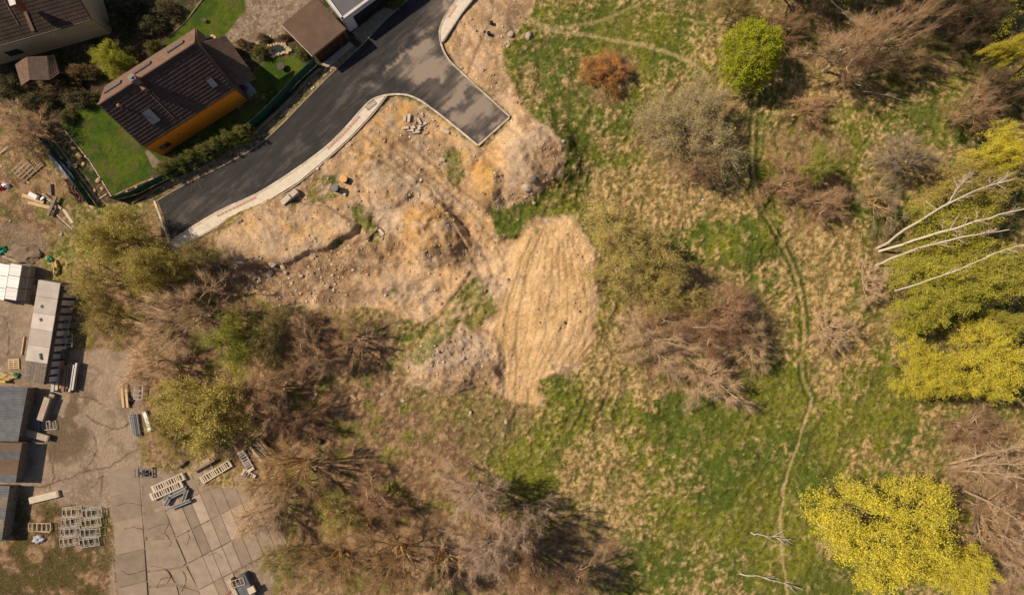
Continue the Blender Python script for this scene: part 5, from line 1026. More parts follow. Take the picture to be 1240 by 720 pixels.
for px, py, r, lb, m in [(643, 222, .48, 'blue grey boulder on the dark flank of the big earth mound', m_barkg), (637, 231, .48, 'pale rounded boulder just below the blue grey one on the earth mound', m_rock), (680, 176, .22, 'small white stone at the upper rim of the earth mound', m_rock),
    (326, 331, .48, 'biggest pale boulder in the rubble slope', m_rock), (332, 320, .42, 'squat pale boulder just above the biggest one in the rubble slope', m_rock), (343, 323, .36, 'grey brown boulder right of the two pale boulders', m_rock), (346, 330, .30, 'small grey boulder below the grey brown one', m_rock), (308, 331, .26, 'small pale rock left of the biggest boulder in the rubble slope', m_rock),
    (366, 334, .25, 'bright white stone in the middle of the rubble slope', m_rock), (410, 306, .30, 'ochre stone on the orange rubble', m_rocky), (416, 316, .26, 'pale stone below the ochre stone', m_rock), (382, 289, .24, 'white stone at the top edge of the rubble slope', m_rock), (535, 193, .35, 'grey boulder at the upper end of the weed strip', m_rock), (578, 252, .30, 'pale boulder at the foot of the gravel heap', m_rock),
    (463, 477, .28, 'white stone in the grass below the pale clay heap', m_rock), (478, 451, .22, 'small white stone left of the pale clay heap', m_rock), (488, 485, .28, 'pale stone at the lower edge of the clay heap', m_rock), (570, 499, .24, 'small white stone near the wheel ruts', m_rock), (613, 511, .26, 'pale stone at the end of the sand', m_rock),
    (618, 42, .38, 'pale boulder at the grass edge near the top', m_rock), (640, 43, .50, 'flat earthy boulder in the grass near the top', m_rock), (615, 56, .26, 'white stone by the grass edge near the top', m_rock), (646, 246, .25, 'white stone in the grass below the earth mound', m_rock), (683, 390, .2, 'small dark stone in the sand', m_woodg), (596, 24, .01, '', None)]:
    if m is not None: rock(px, py, r, lb, m, group=gr_)
for i, (px, py) in enumerate([(97, 189), (90, 180), (102, 199), (120, 219), (125, 229), (116, 231), (92, 202), (65, 166)]):
    rock(px, py, [.36, .26, .24][i % 3], ['largest ochre stone in the earth bed by the lower lawn', 'orange stone above the largest one in the earth bed', 'ochre stone below the largest one in the earth bed', 'ochre stone two thirds down the earth bed', 'ochre stone at the lower right of the earth bed', 'ochre stone at the lower left of the earth bed', 'ochre stone on the left edging of the earth bed', 'ochre stone at the top end of the earth bed'][i], m_rocky, 'bed_stone', 'stones in the earth bed')
for i, (px, py) in enumerate([(155, 233), (166, 227), (142, 238)]): rock(px, py, .2, ['middle one of three small stones beside the lawn timber', 'rightmost of three small stones beside the lawn timber', 'leftmost of three small stones beside the lawn timber'][i], m_rocky, 'bed_stone', 'stones in the earth bed')
for i, (px, py, r) in enumerate([(74, 192, .3), (84, 198, .28), (85, 203, .26), (70, 187, .2)]): rock(px, py, r, ['second white lump by the fence screen, counted from the top', 'third white lump by the fence screen, the brightest', 'lowest white lump by the fence screen', 'topmost white lump by the fence screen'][i], mat('white_rock', (.66, .62, .56), (.5, .45, .4), 3), 'rock', 'white lumps by the fence')
rock(105, 190, .14, 'small white ball lying on the lower lawn', mat('white_plastic', (.8, .78, .74), (.75, .72, .7), 3, .5), 'ball', cat='ball', fl=1)
# garden pond with its stones
pc = [(326, 55), (345, 54), (351, 62), (345, 64), (331, 69), (328, 63)]; b = G(338, 61)
pond = thing('garden_pond', 'small dark garden pond ringed with ochre stones', 'pond', b); mb = MB(b); mb.prism([W(*p)[:2] for p in pc], -.2, .07); mb.build('water', mat('pond_water', (.025, .035, .028), (.018, .022, .02), 2, .08, spec=.6), pond)
rr = random.Random(8); P = [Vector(p) for p in pc + [pc[0]]]
for a, c in zip(P[:-1], P[1:]):
    n = max(2, int((c - a).length / 3))
    for i in range(n):
        q = a.lerp(c, i / n) + Vector((rr.uniform(-.8, .8), rr.uniform(-.8, .8))); p = W(q.x, q.y); mb = MB(b); s = rr.uniform(.13, .24); mb.box((p.x, p.y, .06), (s * 2, s * 1.5, .22), rr.uniform(0, 3), tone=.5, bev=.05); mb.build('pond_stone', m_rocky if rr.random() < .5 else m_rock, pond)
b = G(342, 82); t_ = thing('garden_table', 'small dark round garden table on the lawn below the pond', 'table', b); mb = MB(); mb.cyl((0, 0, .55), (0, 0, .6), .42, n=12); mb.build('tabletop', m_frame, t_)
for a in range(3): mb = MB(); mb.bar((.25 * math.cos(a * 2.1), .25 * math.sin(a * 2.1), -.02), (.15 * math.cos(a * 2.1), .15 * math.sin(a * 2.1), .56), .05); mb.build('leg', m_frame, t_)
b = G(249, 26); t_ = thing('garden_stool', 'small dark object standing on the upper lawn', 'stool', b); mb = MB(); mb.box((0, 0, .32), (.4, .35, .06)); mb.build('seat', m_frame, t_)
for sx in (-1, 1):
    for sy in (-1, 1): mb = MB(); mb.bar((.16 * sx, .13 * sy, -.02), (.15 * sx, .12 * sy, .3), .04); mb.build('leg', m_frame, t_)

# ---------------------------------------------------------------- building site things
def block(name, label, px, py, size, rz, m, cat, z=0.0, group=None, tilt=0.0):
    b = G(px, py, z); mb = MB(); mb.box((0, 0, size[2] / 2 - .03), size, tone=.5, bev=.03); o = mb.build(name, m); o.location = b; o.rotation_euler = (tilt, 0, rz); return tag(o, label, cat, group)
m_blk = mat('new_concrete', (.62, .52, .42), (.50, .42, .34), 4, .85, .2, 20)
block('concrete_block', 'left one of two pale concrete blocks beside the pavement', 349, 243, (1.15, .6, .75), .75, m_blk, 'concrete block', group='concrete blocks by the pavement')
block('concrete_block', 'right one of two pale concrete blocks beside the pavement', 356, 236, (1.25, .6, .75), .75, m_blk, 'concrete block', group='concrete blocks by the pavement')
block('concrete_block', 'pale block of stone among the rubble left of the big sand mound', 462, 281, (.8, .35, .3), -.9, m_blk, 'concrete block')
t_ = block('wooden_beam', 'weathered beam lying left of the pale stone block', 450, 283, (2.0, .28, .22), .75, m_wood, 'beam')
def barrel(px, py, h, label, top, r=.36):
    b = G(px, py); o = thing('barrel', label, 'barrel', b, group='barrels and pipe ends on the site'); mb = MB(); mb.cyl((0, 0, -.1), (0, 0, h), r, r, 16); mb.build('body', m_black, o); mb = MB()
    mb.cyl((0, 0, h), (0, 0, h + .04), r + .03, r - .04, 16); mb.build('lid', top, o); mb = MB(); mb.cyl((0, 0, h * .5), (0, 0, h * .5 + .05), r + .02, n=16); mb.build('band', m_black, o)
barrel(408, 229, 1.0, 'black barrel with a dull grey lid on the weeds', mat('grey_lid', (.26, .24, .27)))
barrel(418, 218, .8, 'black barrel with an orange lid at the edge of the weeds', mat('orange_lid', (.72, .42, .16), (.6, .33, .12)))
barrel(268, 325, 1.1, 'upper one of two black barrels beside the left grove', mat('dark_grey_lid', (.10, .095, .11)), .42)
barrel(265, 341, 1.1, 'lower one of two black barrels beside the left grove', mat('dark_grey_lid', (.10, .095, .11)), .42)
barrel(595, 28, .5, 'upper of two dark pipe ends on the bare earth near the top', m_dark, .16)
barrel(592, 41, .5, 'lower of two dark pipe ends on the bare earth near the top', m_dark, .18)
barrel(418, 236, .3, 'tiny dark bucket with a pale lid below the orange barrel', mat('pale_lid', (.6, .6, .62)), .14)
# kerb stones dumped in a pile
gk = 'broken kerb stones dumped behind the kerb'; rr = random.Random(12)
LK = ['upright white stone at the top of the kerb stone pile', 'long pale stone at the right end of the kerb stone pile', 'white stone at the left end of the kerb stone pile', 'short stone in the middle of the kerb stone pile', 'pale stone at the lower edge of the kerb stone pile', 'ochre stone at the lower right of the kerb stone pile', 'slanting stone right of the upright white one in the pile', 'small stone left of the upright white one in the pile', 'lowest stone of the kerb stone pile', 'stone lying across the right part of the kerb stone pile']
for i, (px, py, l, a) in enumerate([(496, 144, .9, 1.4), (511, 151, 1.1, .5), (492, 156, .7, .1), (500, 155, .6, .2), (497, 158, .8, -.1), (515, 161, .7, .3), (508, 147, .8, -1.1), (491, 145, .6, 1.5), (504, 160, .8, .1), (506, 156, .6, .4)]):
    block('kerb_stone', LK[i], px, py, (l, .28, .24), a, m_rocky if i == 5 else m_blk, 'kerb stone', group=gk)
block('kerb_stone', 'white slab lying by itself right of the kerb stone pile', 539, 159, (.9, .3, .15), -.3, m_blk, 'kerb stone')
# drain set in the pavement, manhole in the road
b = W(449, 127, .105); t_ = thing('street_drain', 'rectangular drain frame set in the rounded pavement corner', 'drain', b, .66); mb = MB()
for s in (-1, 1): mb.box((0, .28 * s, 0), (1.25, .1, .06)); mb.box((.58 * s, 0, 0), (.09, .48, .055))
mb.build('frame', m_stonew, t_)
for i in range(7): mb = MB(); mb.box((-.45 + i * .15, 0, -.005), (.07, .46, .03)); mb.build('bar', m_woodg, t_)
b = W(486.5, 60, .006); t_ = thing('manhole_cover', 'round manhole cover ringed with pale dust in the junction', 'manhole', b); mb = MB(); mb.cyl((0, 0, -.01), (0, 0, .012), .40, n=24); mb.build('ring', mat('manhole_ring', (.11, .09, .08)), t_); mb = MB(); mb.cyl((0, 0, 0), (0, 0, .018), .29, n=24); mb.build('cover', mat('manhole_iron', (.05, .042, .04), None, 8, .6), t_)
b = W(446, 118, .004); t_ = thing('road_gully', 'dark gully grate in the asphalt at the pavement corner', 'drain', b, .5); mb = MB()
for i in range(5): mb.box((-.2 + .1 * i, 0, .01), (.05, .4, .03))
mb.build('grate', m_dark, t_); mb = MB(); mb.box((0, 0, .0), (.55, .5, .012)); mb.build('frame', m_black, t_)
b = G(387, 545); o = rock(387, 534, .42, 'black bundle lying on the brown litter in the lower grove', m_black, 'bundle', cat='bundle')
b = G(905, 243); rock(851, 242, .16, 'small pale blue bucket in the dry grass below the wide grey tree', mat('pale_blue', (.45, .55, .7)), 'bucket', cat='bucket', fl=1)
block('wooden_beam', 'short pale plank on the brown litter right of the grove', 426, 480, (1.1, .14, .08), -.6, m_woodp, 'plank')

# ---------------------------------------------------------------- yard at the left: paving slabs
yard = bpy.data.objects.new('yard_paving', None); COL.objects.link(yard); yard['kind'] = 'structure'
m_slab = mat('yard_slab', (.34, .265, .205), (.25, .19, .145), 1.0, .9, .3, 16, attr='tone', contrast=(.3, .7)); m_slab2 = mat('yard_slab_pale', (.39, .31, .245), (.31, .24, .185), 1.1, .9, .3, 16, attr='tone')
rr = random.Random(21)
def slab_poly(pts, m=m_slab, z=None):
    P = [W(*p).to_2d() for p in pts]; c = sum(P, Vector((0, 0))) / len(P); P = [c + (p - c) * (1 - .07 / max((p - c).length, .1)) for p in P]
    mb = MB(); mb.prism([(p.x, p.y) for p in P], -.12, (z or .05) + rr.uniform(-.012, .012), tone=rr.uniform(.35, .65)); mb.build('concrete_slab', m, yard)
J1 = lambda y: 167 + (y - 530) * .068; J0 = lambda y: 131 + max(0, y - 560) * .085          # long joints
ys = [437, 482, 527, 565]
for a, b_ in zip(ys[:-1], ys[1:]): slab_poly([(104 + (a - 437) * .12, a + 2), (J1(a) - 1, a - 3), (J1(b_) - 1, b_ - 4), (104 + (b_ - 437) * .12, b_ + 4)], z=.03)
ys = [565, 597, 628, 668, 707, 745]
for a, b_ in zip(ys[:-1], ys[1:]): slab_poly([(J0(a), a + 4), (J1(a) - 1, a - 4), (J1(b_) - 1, b_ - 4), (J0(b_), b_ + 4)])
slab_poly([(44, 556), (88, 539), (130, 528), (129, 566), (96, 578), (44, 590)], z=.03); slab_poly([(100, 580), (128, 569), (129, 600), (98, 606)], z=.025); slab_poly([(104, 470), (106, 525), (130, 526), (130, 470)], z=.022)
uu = Vector((.888, -.46)); vv = Vector((.385, .923)); O = Vector((227, 682))
J2 = [(171, 600), (199, 613), (213, 650), (227, 682), (241, 712), (255, 745)]
slab_poly([(171, 568), (196, 566), (199, 611), (173, 622)]); slab_poly([(173, 625), (200, 615), (206, 632), (212, 647), (175, 650)]); slab_poly([(175, 653), (213, 651), (226, 681), (222, 685), (205, 688), (178, 690)]); slab_poly([(179, 692), (203, 689), (212, 705), (180, 709)]); slab_poly([(205, 690), (226, 685), (240, 712), (215, 706)])
slab_poly([(180, 711), (214, 708), (224, 745), (182, 745)]); slab_poly([(217, 709), (241, 715), (256, 745), (227, 745)])
cw = [0, 21, 33, 47, 60, 74, 90, 106, 122]
for r in range(-3, 3):
    for c in range(8):
        if r >= 1 and c > 2: continue
        if r == -3 and c > 4: continue
        o0 = O + vv * (r * 34.5); q = [o0 + uu * cw[c], o0 + uu * cw[c + 1], o0 + uu * cw[c + 1] + vv * 34.5, o0 + uu * cw[c] + vv * 34.5]
        slab_poly([(p.x, p.y) for p in q], m_slab2 if (r, c) in ((0, 0), (0, 2), (-1, 4), (0, 1), (-2, 2)) or rr.random() < .15 else m_slab)
mb = MB(); rr2 = random.Random(4)
P_ = [(129, 455), (129.5, 470), (129, 485), (128, 500), (127, 517)]
for a, b_ in zip(P_[:-1], P_[1:]):
    for k in range(4):
        t0, t1 = k / 4, (k + 1) / 4; p = Vector(a).lerp(Vector(b_), t0); q = Vector(a).lerp(Vector(b_), t1); w0 = rr2.uniform(1.5, 3.2); A_, B_ = W(p.x - w0, p.y), W(q.x + w0, q.y); mb.prism([(A_.x, A_.y), (B_.x, A_.y), (B_.x + rr2.uniform(-.05, .05), B_.y), (A_.x, B_.y)], .02, .062)
o = mb.build('rust_strip', mat('rust_stain', (.50, .20, .06), (.36, .17, .07), 2.5)); tag(o, 'flattened rusty orange strip lying along the yard concrete', 'metal strip')

# cracks across the slabs: thin dark strips of soil and weed in broken lines
ckm = mat('crack_soil', (.075, .055, .035), (.05, .04, .02), 4, .95)
for n_, q in enumerate([[(205, 632), (200, 645), (208, 655), (204, 662)], [(181, 685), (196, 687), (206, 695), (203, 706)], [(226, 640), (230, 650), (226, 660)], [(150, 640), (162, 637), (174, 640)], [(180, 640), (196, 634), (206, 634)], [(222, 690), (226, 702), (220, 716)], [(146, 690), (160, 694), (178, 688)], [(190, 712), (196, 700), (210, 698)], [(252, 672), (262, 668), (270, 676)], [(140, 612), (155, 608), (172, 611)]]):
    mb = MB(); P = [W(*p) for p in smooth_pts([(x + rr.uniform(-.6, .6), y + rr.uniform(-.6, .6)) for x, y in q], 5)]
    for a, b_ in zip(P[:-1], P[1:]): j = Vector((rr.uniform(-.05, .05), rr.uniform(-.05, .05), 0)); mb.bar(Vector((a.x, a.y, .062)) + j, Vector((b_.x, b_.y, .062)) + j, rr.uniform(.02, .07), .012)
    o = mb.build('slab_crack', ckm, None, 'stuff')
# --- packs of white building boards
gp = 'stacked packs of white boards at the left edge'; m_pack = mat('white_boards', (.86, .84, .84), (.78, .76, .76), 2, .7); m_packs = mat('shaded_board_edges', (.36, .34, .33), (.28, .265, .26), 2, .85)  # sides of the white packs greyed: shade put into their colour
def pack(x, y, z, s, rz, label):
    o = thing('board_pack', label, 'board pack', (x, y, z), rz, gp); n = 9
    mb = MB()
    for i in range(n): w_ = s[0] / n; mb.box((-s[0] / 2 + w_ * (i + .5), 0, s[2] / 2), (w_ - .015, s[1] - .02, s[2] - .06), tone=.4 + .2 * (i % 2))
    mb.build('boards', m_packs, o); mb = MB(); mb.box((0, 0, s[2] - .03), (s[0], s[1], .06), bev=.02); mb.build('top_wrap', m_pack, o)
    for yy in (-.25, .25):
        mb = MB(); mb.box((0, yy * s[1], s[2] / 2 + .008), (s[0] + .02, .04, s[2] + .012)); mb.build('strap', m_steelw, o)
c0 = W(26.5, 320, 2.5); rz0 = -.03; names = ['back', 'middle', 'front']; cn = ['right hand', 'second from the right', 'third from the right']
ux = Vector((1, -.02, 0)).normalized(); uy = Vector((-.17, -1, 0)).normalized(); rzp = math.atan2(.17, 1) * -1
for lv in range(2):
    for j in range(3):
        for i in range(3):
            p = c0 + uy * (.62 + j * 1.27) - ux * (.62 + i * 1.27); pack(p.x, p.y, lv * 1.24, (1.22, 1.22, 1.22), rzp, ('top ' if lv else 'bottom ') + 'white board pack, ' + names[j] + ' row, ' + cn[i] + ' column at the left edge')
# --- pallets
def pallet(label, px, py, rz, m, z=0, tilt=0, group='wooden pallets in the yard', s=(1.2, 1.15)):
    o = thing('pallet', label, 'pallet', G(px, py, z), rz, group); o.rotation_euler = (tilt, 0, rz)
    for i in range(5): mb = MB(); mb.box((0, -s[1] / 2 + s[1] * (i + .5) / 5, .13), (s[0], s[1] / 5 * .62, .025), tone=.3 + .1 * i); mb.build('board', m, o)
    for i in range(3): mb = MB(); mb.box((-s[0] / 2 + .06 + i * (s[0] / 2 - .06), 0, .06), (.1, s[1], .11), tone=.5); mb.build('bearer', m, o)
    return o
pallet('pale new pallet on the yard beside the lower end of the long shed', 20, 440, .05, m_woodp); pallet('yellow pallet between the board packs and the long shed', 40, 351, .05, m_woodp, s=(1.0, 1.1))
pallet('grey broken pallet lid in the junk heap below the brown thicket', 32, 207, .75, m_wood, .1, .1, s=(2.0, 2.0)); pallet('second old pallet half buried behind the grey pallet lid', 46, 199, .75, m_wood, .0, -.1, s=(1.2, 1.4))
block('wooden_beam', 'orange plank leaning on the left wall of the long shed', 31, 418, (2.0, .16, .2), 1.42, m_woodp, 'beam')
block('wooden_beam', 'pale beam lying above the white board packs', 16, 314, (1.9, .25, .2), -.35, m_conc, 'beam')
# --- long shed with a pale fibre cement roof
sz = 2.7; s1, s2, s3, s4 = W(47, 342, sz), W(73, 343, sz), W(53, 465, sz), W(26, 467, sz)
ua = (s3 - s2).normalized(); ub = Vector((-ua.y, ua.x, 0)); ub = ub if ub.x > 0 else -ub; Ls = (s3 - s2).length; wdt = 2.25; s1 = s2 - ub * wdt; s4 = s3 - ub * wdt
base = ((s1 + s3) / 2).copy(); base.z = 0; sh = thing('long_shed', 'long narrow shed with a pale fibre cement roof along the yard', 'shed', base)
cut = .80; k3 = lerp(s2, s3, cut); k4 = lerp(s1, s4, cut); m_fc = mat('fibre_cement', (.62, .56, .52), (.46, .40, .36), .8, .85, .3, 12, contrast=(.3, .7), attr='tone')
nseg = 5
for i in range(nseg): a, b_ = lerp(s2, k3, i / nseg), lerp(s2, k3, (i + .985) / nseg); c, d = lerp(s1, k4, (i + .985) / nseg), lerp(s1, k4, i / nseg); mb = MB(base); mb.slab([a, b_, c + Vector((0, 0, .10)), d + Vector((0, 0, .10))], .07, tone=.4 + .1 * (i % 3)); mb.build('roof_sheet', m_fc, sh)
for i in range(7): a, b_ = lerp(k4, k3, i / 7), lerp(k4, k3, (i + .93) / 7); c, d = lerp(s4, s3, (i + .93) / 7), lerp(s4, s3, i / 7); mb = MB(base); mb.slab([a, b_, c, d], .06 + .01 * (i % 2), tone=rr.uniform(.3, .7)); mb.build('roof_board', m_woodg, sh)
mb = MB(base)
for t, u in ((.25, .35), (.38, .4), (.72, .65), (.75, .7)): p = lerp(lerp(s1, s4, t), lerp(s2, s3, t), u); mb.box((p.x, p.y, sz + .09), (.22, .3, .08), .4)
mb.build('roof_hole_patch', m_dark, sh)
mb = MB(base); off = ub * -.12; dn = Vector((0, 0, 0)); wall_panel(mb, s2 + off, s3 + off, -.1, 2.6, .08); wall_panel(mb, s1 - off, s4 - off, -.1, 2.6, .1); wall_panel(mb, s1, s2, -.1, 2.6, .1); wall_panel(mb, s4, s3, -.1, 2.6, .1); mb.build('wall', m_woodg, sh)
n = 13
for i in range(n):
    a = lerp(s2, s3, (i + .06) / n); b_ = lerp(s2, s3, (i + .94) / n); mb = MB(base)
    lean = ub * .30
    q = [Vector((a.x, a.y, 2.35)), Vector((b_.x, b_.y, 2.35)), Vector((b_.x, b_.y, 0)) + lean, Vector((a.x, a.y, 0)) + lean]; mb.slab(q, .06, tone=.3); fr = mb.build('wall_panel', m_slate, sh)
    ins_ = [lerp(q[0], q[2], .14), lerp(q[1], q[3], .14), lerp(q[2], q[0], .14), lerp(q[3], q[1], .14)]; nn_ = ub * .03 + Vector((0, 0, .004)); mb = MB(base); mb.slab([p + nn_ for p in ins_], .03, tone=rr.uniform(.2, .9)); mb.build('pane', mat('dusty_pane', (.62, .60, .60), (.42, .40, .40), 1, .6, attr='tone'), fr)
# --- low roofs at the left edge
def low_roof(label, pts, z, m, n, seed):
    q = [W(x, y, z) for x, y in pts]; b = (q[0] + q[2]) / 2; b.z = 0; o = thing('low_shed', label, 'shed', b, group='low sheds along the left edge')
    for i in range(n):
        a, d = lerp(q[0], q[3], i / n), lerp(q[0], q[3], (i + 1.02) / n); e, f_ = lerp(q[1], q[2], i / n), lerp(q[1], q[2], (i + 1.02) / n); up_ = Vector((0, 0, .012 * (i % 2)))
        corr('roof_sheet', d + up_, a + up_, e + up_, f_ + up_, 7, .022, m[i % len(m)], o, b, seed=seed + i)
    mb = MB(b)
    for i in range(4): wall_panel(mb, lerp(q[i], q[(i + 2) % 4], .06), lerp(q[(i + 1) % 4], q[(i + 3) % 4], .06), -.1, z - .06, .12)
    mb.build('wall', m_woodg, o); return o
low_roof('low shed with blue grey corrugated roof below the junk pile', [(-30, 466), (34, 468), (22, 534), (-30, 532)], 2.0, [m_slate], 5, 1)
low_roof('low shed with patchy rusty roof sheets at the left edge', [(-30, 535), (27, 536), (19, 584), (-30, 583)], 1.9, [m_rustsheet, m_slate, m_rustsheet], 5, 11)
low_roof('dark lowest shed in the row at the left edge', [(-30, 587), (12, 588), (2, 655), (-30, 655)], 1.8, [m_slate, m_woodg], 5, 21)
bq = thing('brown_hatch', 'brown boarded hatch beside the lowest shed', 'hatch', G(9, 607)); 
for i in range(4): mb = MB(); mb.box((-.45 + .3 * i, 0, .5), (.28, 1.9, .08), tone=rr.uniform(.3, .7)); mb.build('board', m_wood, bq)
for s in (-1, 1): mb = MB(); mb.box((0, .85 * s, .22), (1.2, .1, .5)); mb.build('bearer', m_woodg, bq)
# --- lean-to with rolled sheet beside the garden fence
b = G(78, 205); rl = thing('sheet_roll', 'curved blue grey sheet arched over beside the garden fence', 'metal sheet', b); mb = MB(b)
Pa, Pb = W(56, 184, 1.2), W(90, 218, 1.2); dd = (Pb - Pa); un = Vector((-dd.y, dd.x, 0)).normalized(); un = un if un.x < 0 else -un; V = []; K = 22; Jn = 9
for j in range(Jn + 1):
    for i in range(K + 1):
        u = i / K; t = j / Jn; wv = math.sin(u * 3.14) ** .5; V.append(Pa.lerp(Pb, u) + un * ((t - .35) * 1.0 * wv - .12 * math.sin(i * 1.9) * t) + Vector((0, 0, .55 * math.sin(t * 3.14) * wv - .9 * t * wv + .035 * math.sin(i * 2.9))))
mb.add(V, [(j * (K + 1) + i, j * (K + 1) + i + 1, (j + 1) * (K + 1) + i + 1, (j + 1) * (K + 1) + i) for j in range(Jn) for i in range(K)]); mb.build('sheet', mat('arched_sheet', (.26, .27, .33), (.17, .18, .22), 2, .5), rl, smooth=True)
mb = MB(b)
for u in (.15, .5, .85): p = Pa.lerp(Pb, u); mb.bar((p.x, p.y, 0), (p.x, p.y, 1.25), .08)
mb.build('support_posts', m_woodg, rl)
b = G(92, 228); tp = thing('tarpaulin', 'dark red sheet lying below the curved grey one by the fence', 'tarpaulin', b); mb = MB(b); V = []; K = 10
for j in range(K + 1):
    for i in range(K + 1): u, t = i / K, j / K; x = 80 + 10 * u + 14 * t + 2 * math.sin(j); y = 218 + 26 * t + 1.5 * math.sin(i * 2); p = G(x, y); V.append((p.x, p.y, p.z + .25 + .12 * math.sin(i * 1.7 + j * 1.1) - .2 * (u - .5) ** 2))
mb.add(V, [(j * (K + 1) + i, j * (K + 1) + i + 1, (j + 1) * (K + 1) + i + 1, (j + 1) * (K + 1) + i) for j in range(K) for i in range(K)]); mb.build('sheet', mat('dark_red_sheet', (.085, .022, .02), (.05, .016, .014), 2, .6), tp, smooth=True)
# --- timber and junk
gj = 'timber and beams in the junk heap'
for lb, x0, y0, x1, y1, w_, z_, m in [('upper pale plank of the junk heap', 27, 236, 53, 245, .35, .35, m_woodp), ('lower pale plank of the junk heap', 34, 245, 63, 252, .35, .35, m_woodp), ('dark short beam crossing the pale planks', 58, 261, 68, 238, .3, .65, m_woodg), ('thin upright dark beam above the pale planks', 60, 222, 61, 236, .25, .4, m_woodg),
    ('long thin lath right of the crossed beams', 52, 234, 75, 252, .1, .4, m_woodp), ('second thin lath right of the crossed beams', 56, 240, 74, 253, .1, .3, m_steelw), ('dark rail running down to the pale rubble', 66, 262, 85, 279, .14, .2, m_woodg), ('pale rail beside the dark one towards the rubble', 69, 260, 88, 278, .14, .2, m_conc), ('white curved kerb beside the pale rubble', 76, 252, 88, 270, .3, .15, m_blk),
    ('grey branch-like plank in the upper junk heap', 22, 214, 36, 222, .14, .2, m_woodp), ('crossing lath at the left edge of the junk heap', 0, 186, 10, 178, .08, .3, m_steelw), ('bent white stick over the olive tree', 95, 340, 102, 334, .09, 3.2, m_steelw)]:
    p0, p1 = W(x0, y0, z_), W(x1, y1, z_); b = (p0 + p1) / 2; b.z = 0 if z_ < 3 else z_ - 1; mb = MB(b); mb.bar(p0, p1, w_, .12 if z_ < .6 else .2); tag(mb.build('plank', m, None), lb, 'plank', gj).location = b
block('white_box', 'white box lying over the upper pale plank of the junk heap', 46, 238, (1.0, .5, .4), -.5, m_pack, 'box', .3)
block('white_box', 'small white tile in front of the white box', 55, 241, (.5, .25, .12), .7, m_pack, 'box', .3)
def lumpy(name, label, px, py, rx, ry, h, m, cat, seed=1):
    import bmesh
    rg = random.Random(seed); bm = bmesh.new(); bmesh.ops.create_icosphere(bm, subdivisions=3, radius=1)
    for v in bm.verts:
        c = v.co; k = 1 + .22 * math.sin(c.x * 5 + seed) * math.cos(c.y * 6 + seed * 2) + .12 * math.sin(c.z * 9 + c.x * 11) + rg.uniform(-.04, .04); v.co = (c.x * rx * k, c.y * ry * k, max(c.z, -.2) * h * k)
    me = bpy.data.meshes.new(name); bm.to_mesh(me); bm.free(); o = link(name, me, m); o.location = G(px, py); return tag(o, label, cat)
lumpy('tarpaulin', 'bright green crumpled tarpaulin at the left edge above the board packs', 5, 304, .7, .5, .5, m_greent, 'tarpaulin', 2); lumpy('tarpaulin', 'small green bag below the pale rubble by the olive trees', 63, 314, .36, .3, .35, m_greent, 'bag', 3)
lumpy('tarpaulin', 'green rag left of the dark roof boards of the long shed', 24, 453, .3, .2, .3, m_greent, 'rag', 4); lumpy('sack_heap', 'heap of yellowish sacks at the top end of the long shed', 71, 325, .32, .8, .5, mat('yellow_sack', (.55, .42, .16), (.38, .30, .12), 5), 'sacks', 5)
lumpy('bucket', 'white bucket next to the red machine at the left edge', 10, 225, .38, .32, .5, m_pack, 'bucket', 6); lumpy('machine', 'small red machine at the left edge by the white bucket', 3, 227, .5, .4, .45, mat('red_paint', (.45, .03, .02), (.12, .02, .02), 4, .5), 'machine', 7)
lumpy('soil_heap', 'brown heap of soil behind the white board packs', 32, 308, 2.0, 1.1, .5, mat('soil_heap', (.26, .19, .14), (.18, .13, .09), 2, .95, .5, 8), 'soil heap', 8)
lumpy('bag', 'pale crumpled bag beside the smaller frame rack', 48, 652, .65, .45, .4, mat('pale_bag', (.60, .56, .58), (.34, .36, .44), 4, .6), 'bag', 9)
lumpy('debris_heap', 'jumble of boards and yellow foam above the blue grey shed roof', 12, 455, 1.1, .5, .4, mat('debris_mix', (.52, .42, .30), (.20, .16, .13), 6, .9, c3=(.45, .33, .12)), 'debris', 10)
block('wooden_beam', 'yellow tube on the debris heap above the blue grey shed', 6, 460, (1.5, .22, .2), -.1, mat('yellow_tube', (.62, .47, .08)), 'tube', .5)
# --- beams stored along the long shed
gb = 'long beams stacked along the shed'
xs_ = [(64.5, m_steelw, .34, 'leftmost, pale with faint red marks'), (69.5, m_steelw, .30, 'second, pale steel'), (73.5, m_rust, .3, 'third, brown with orange ends'), (77, m_woodg, .3, 'fourth, dark timber'), (80.5, m_or, .16, 'fifth, bright orange'), (83.5, m_slate, .22, 'sixth, blue grey'), (86.5, m_steel, .2, 'seventh, galvanised'), (90, m_steel, .2, 'rightmost, galvanised')]
for i, (x, m, w_, lb) in enumerate(xs_):
    z_ = .8 + .12 * (i % 2); p0, p1 = W(x + 3, 438 + (i * 3) % 5, z_), W(x - 1 - (i > 4), 474 - (i * 2) % 6, z_ - .05); b = (p0 + p1) / 2; b.z = 0; o = thing('stored_beam', 'stored beam beside the shed: ' + lb, 'beam', b, group=gb)
    for z2 in (0, -.22): mb = MB(b); mb.bar(p0 + Vector((0, 0, z2)), p1 + Vector((0, 0, z2)), w_, .2); mb.build('bar', m, o)
    if i == 2:
        for q in (p0, p1): d_ = (p1 - p0).normalized() * (1 if q is p0 else -1); mb = MB(b); mb.bar(q + Vector((0, 0, .02)), q + d_ * .6 + Vector((0, 0, .02)), .33, .2); mb.build('end_cap', m_or, o)
for y in (446, 466): 
    b = G(77, y); mb = MB(); mb.box((0, 0, .22), (2.6, .14, .44)); o = mb.build('trestle', m_woodg); o.location = b; tag(o, 'dark trestle under the %s end of the stored beams' % ('upper' if y < 450 else 'lower'), 'trestle')
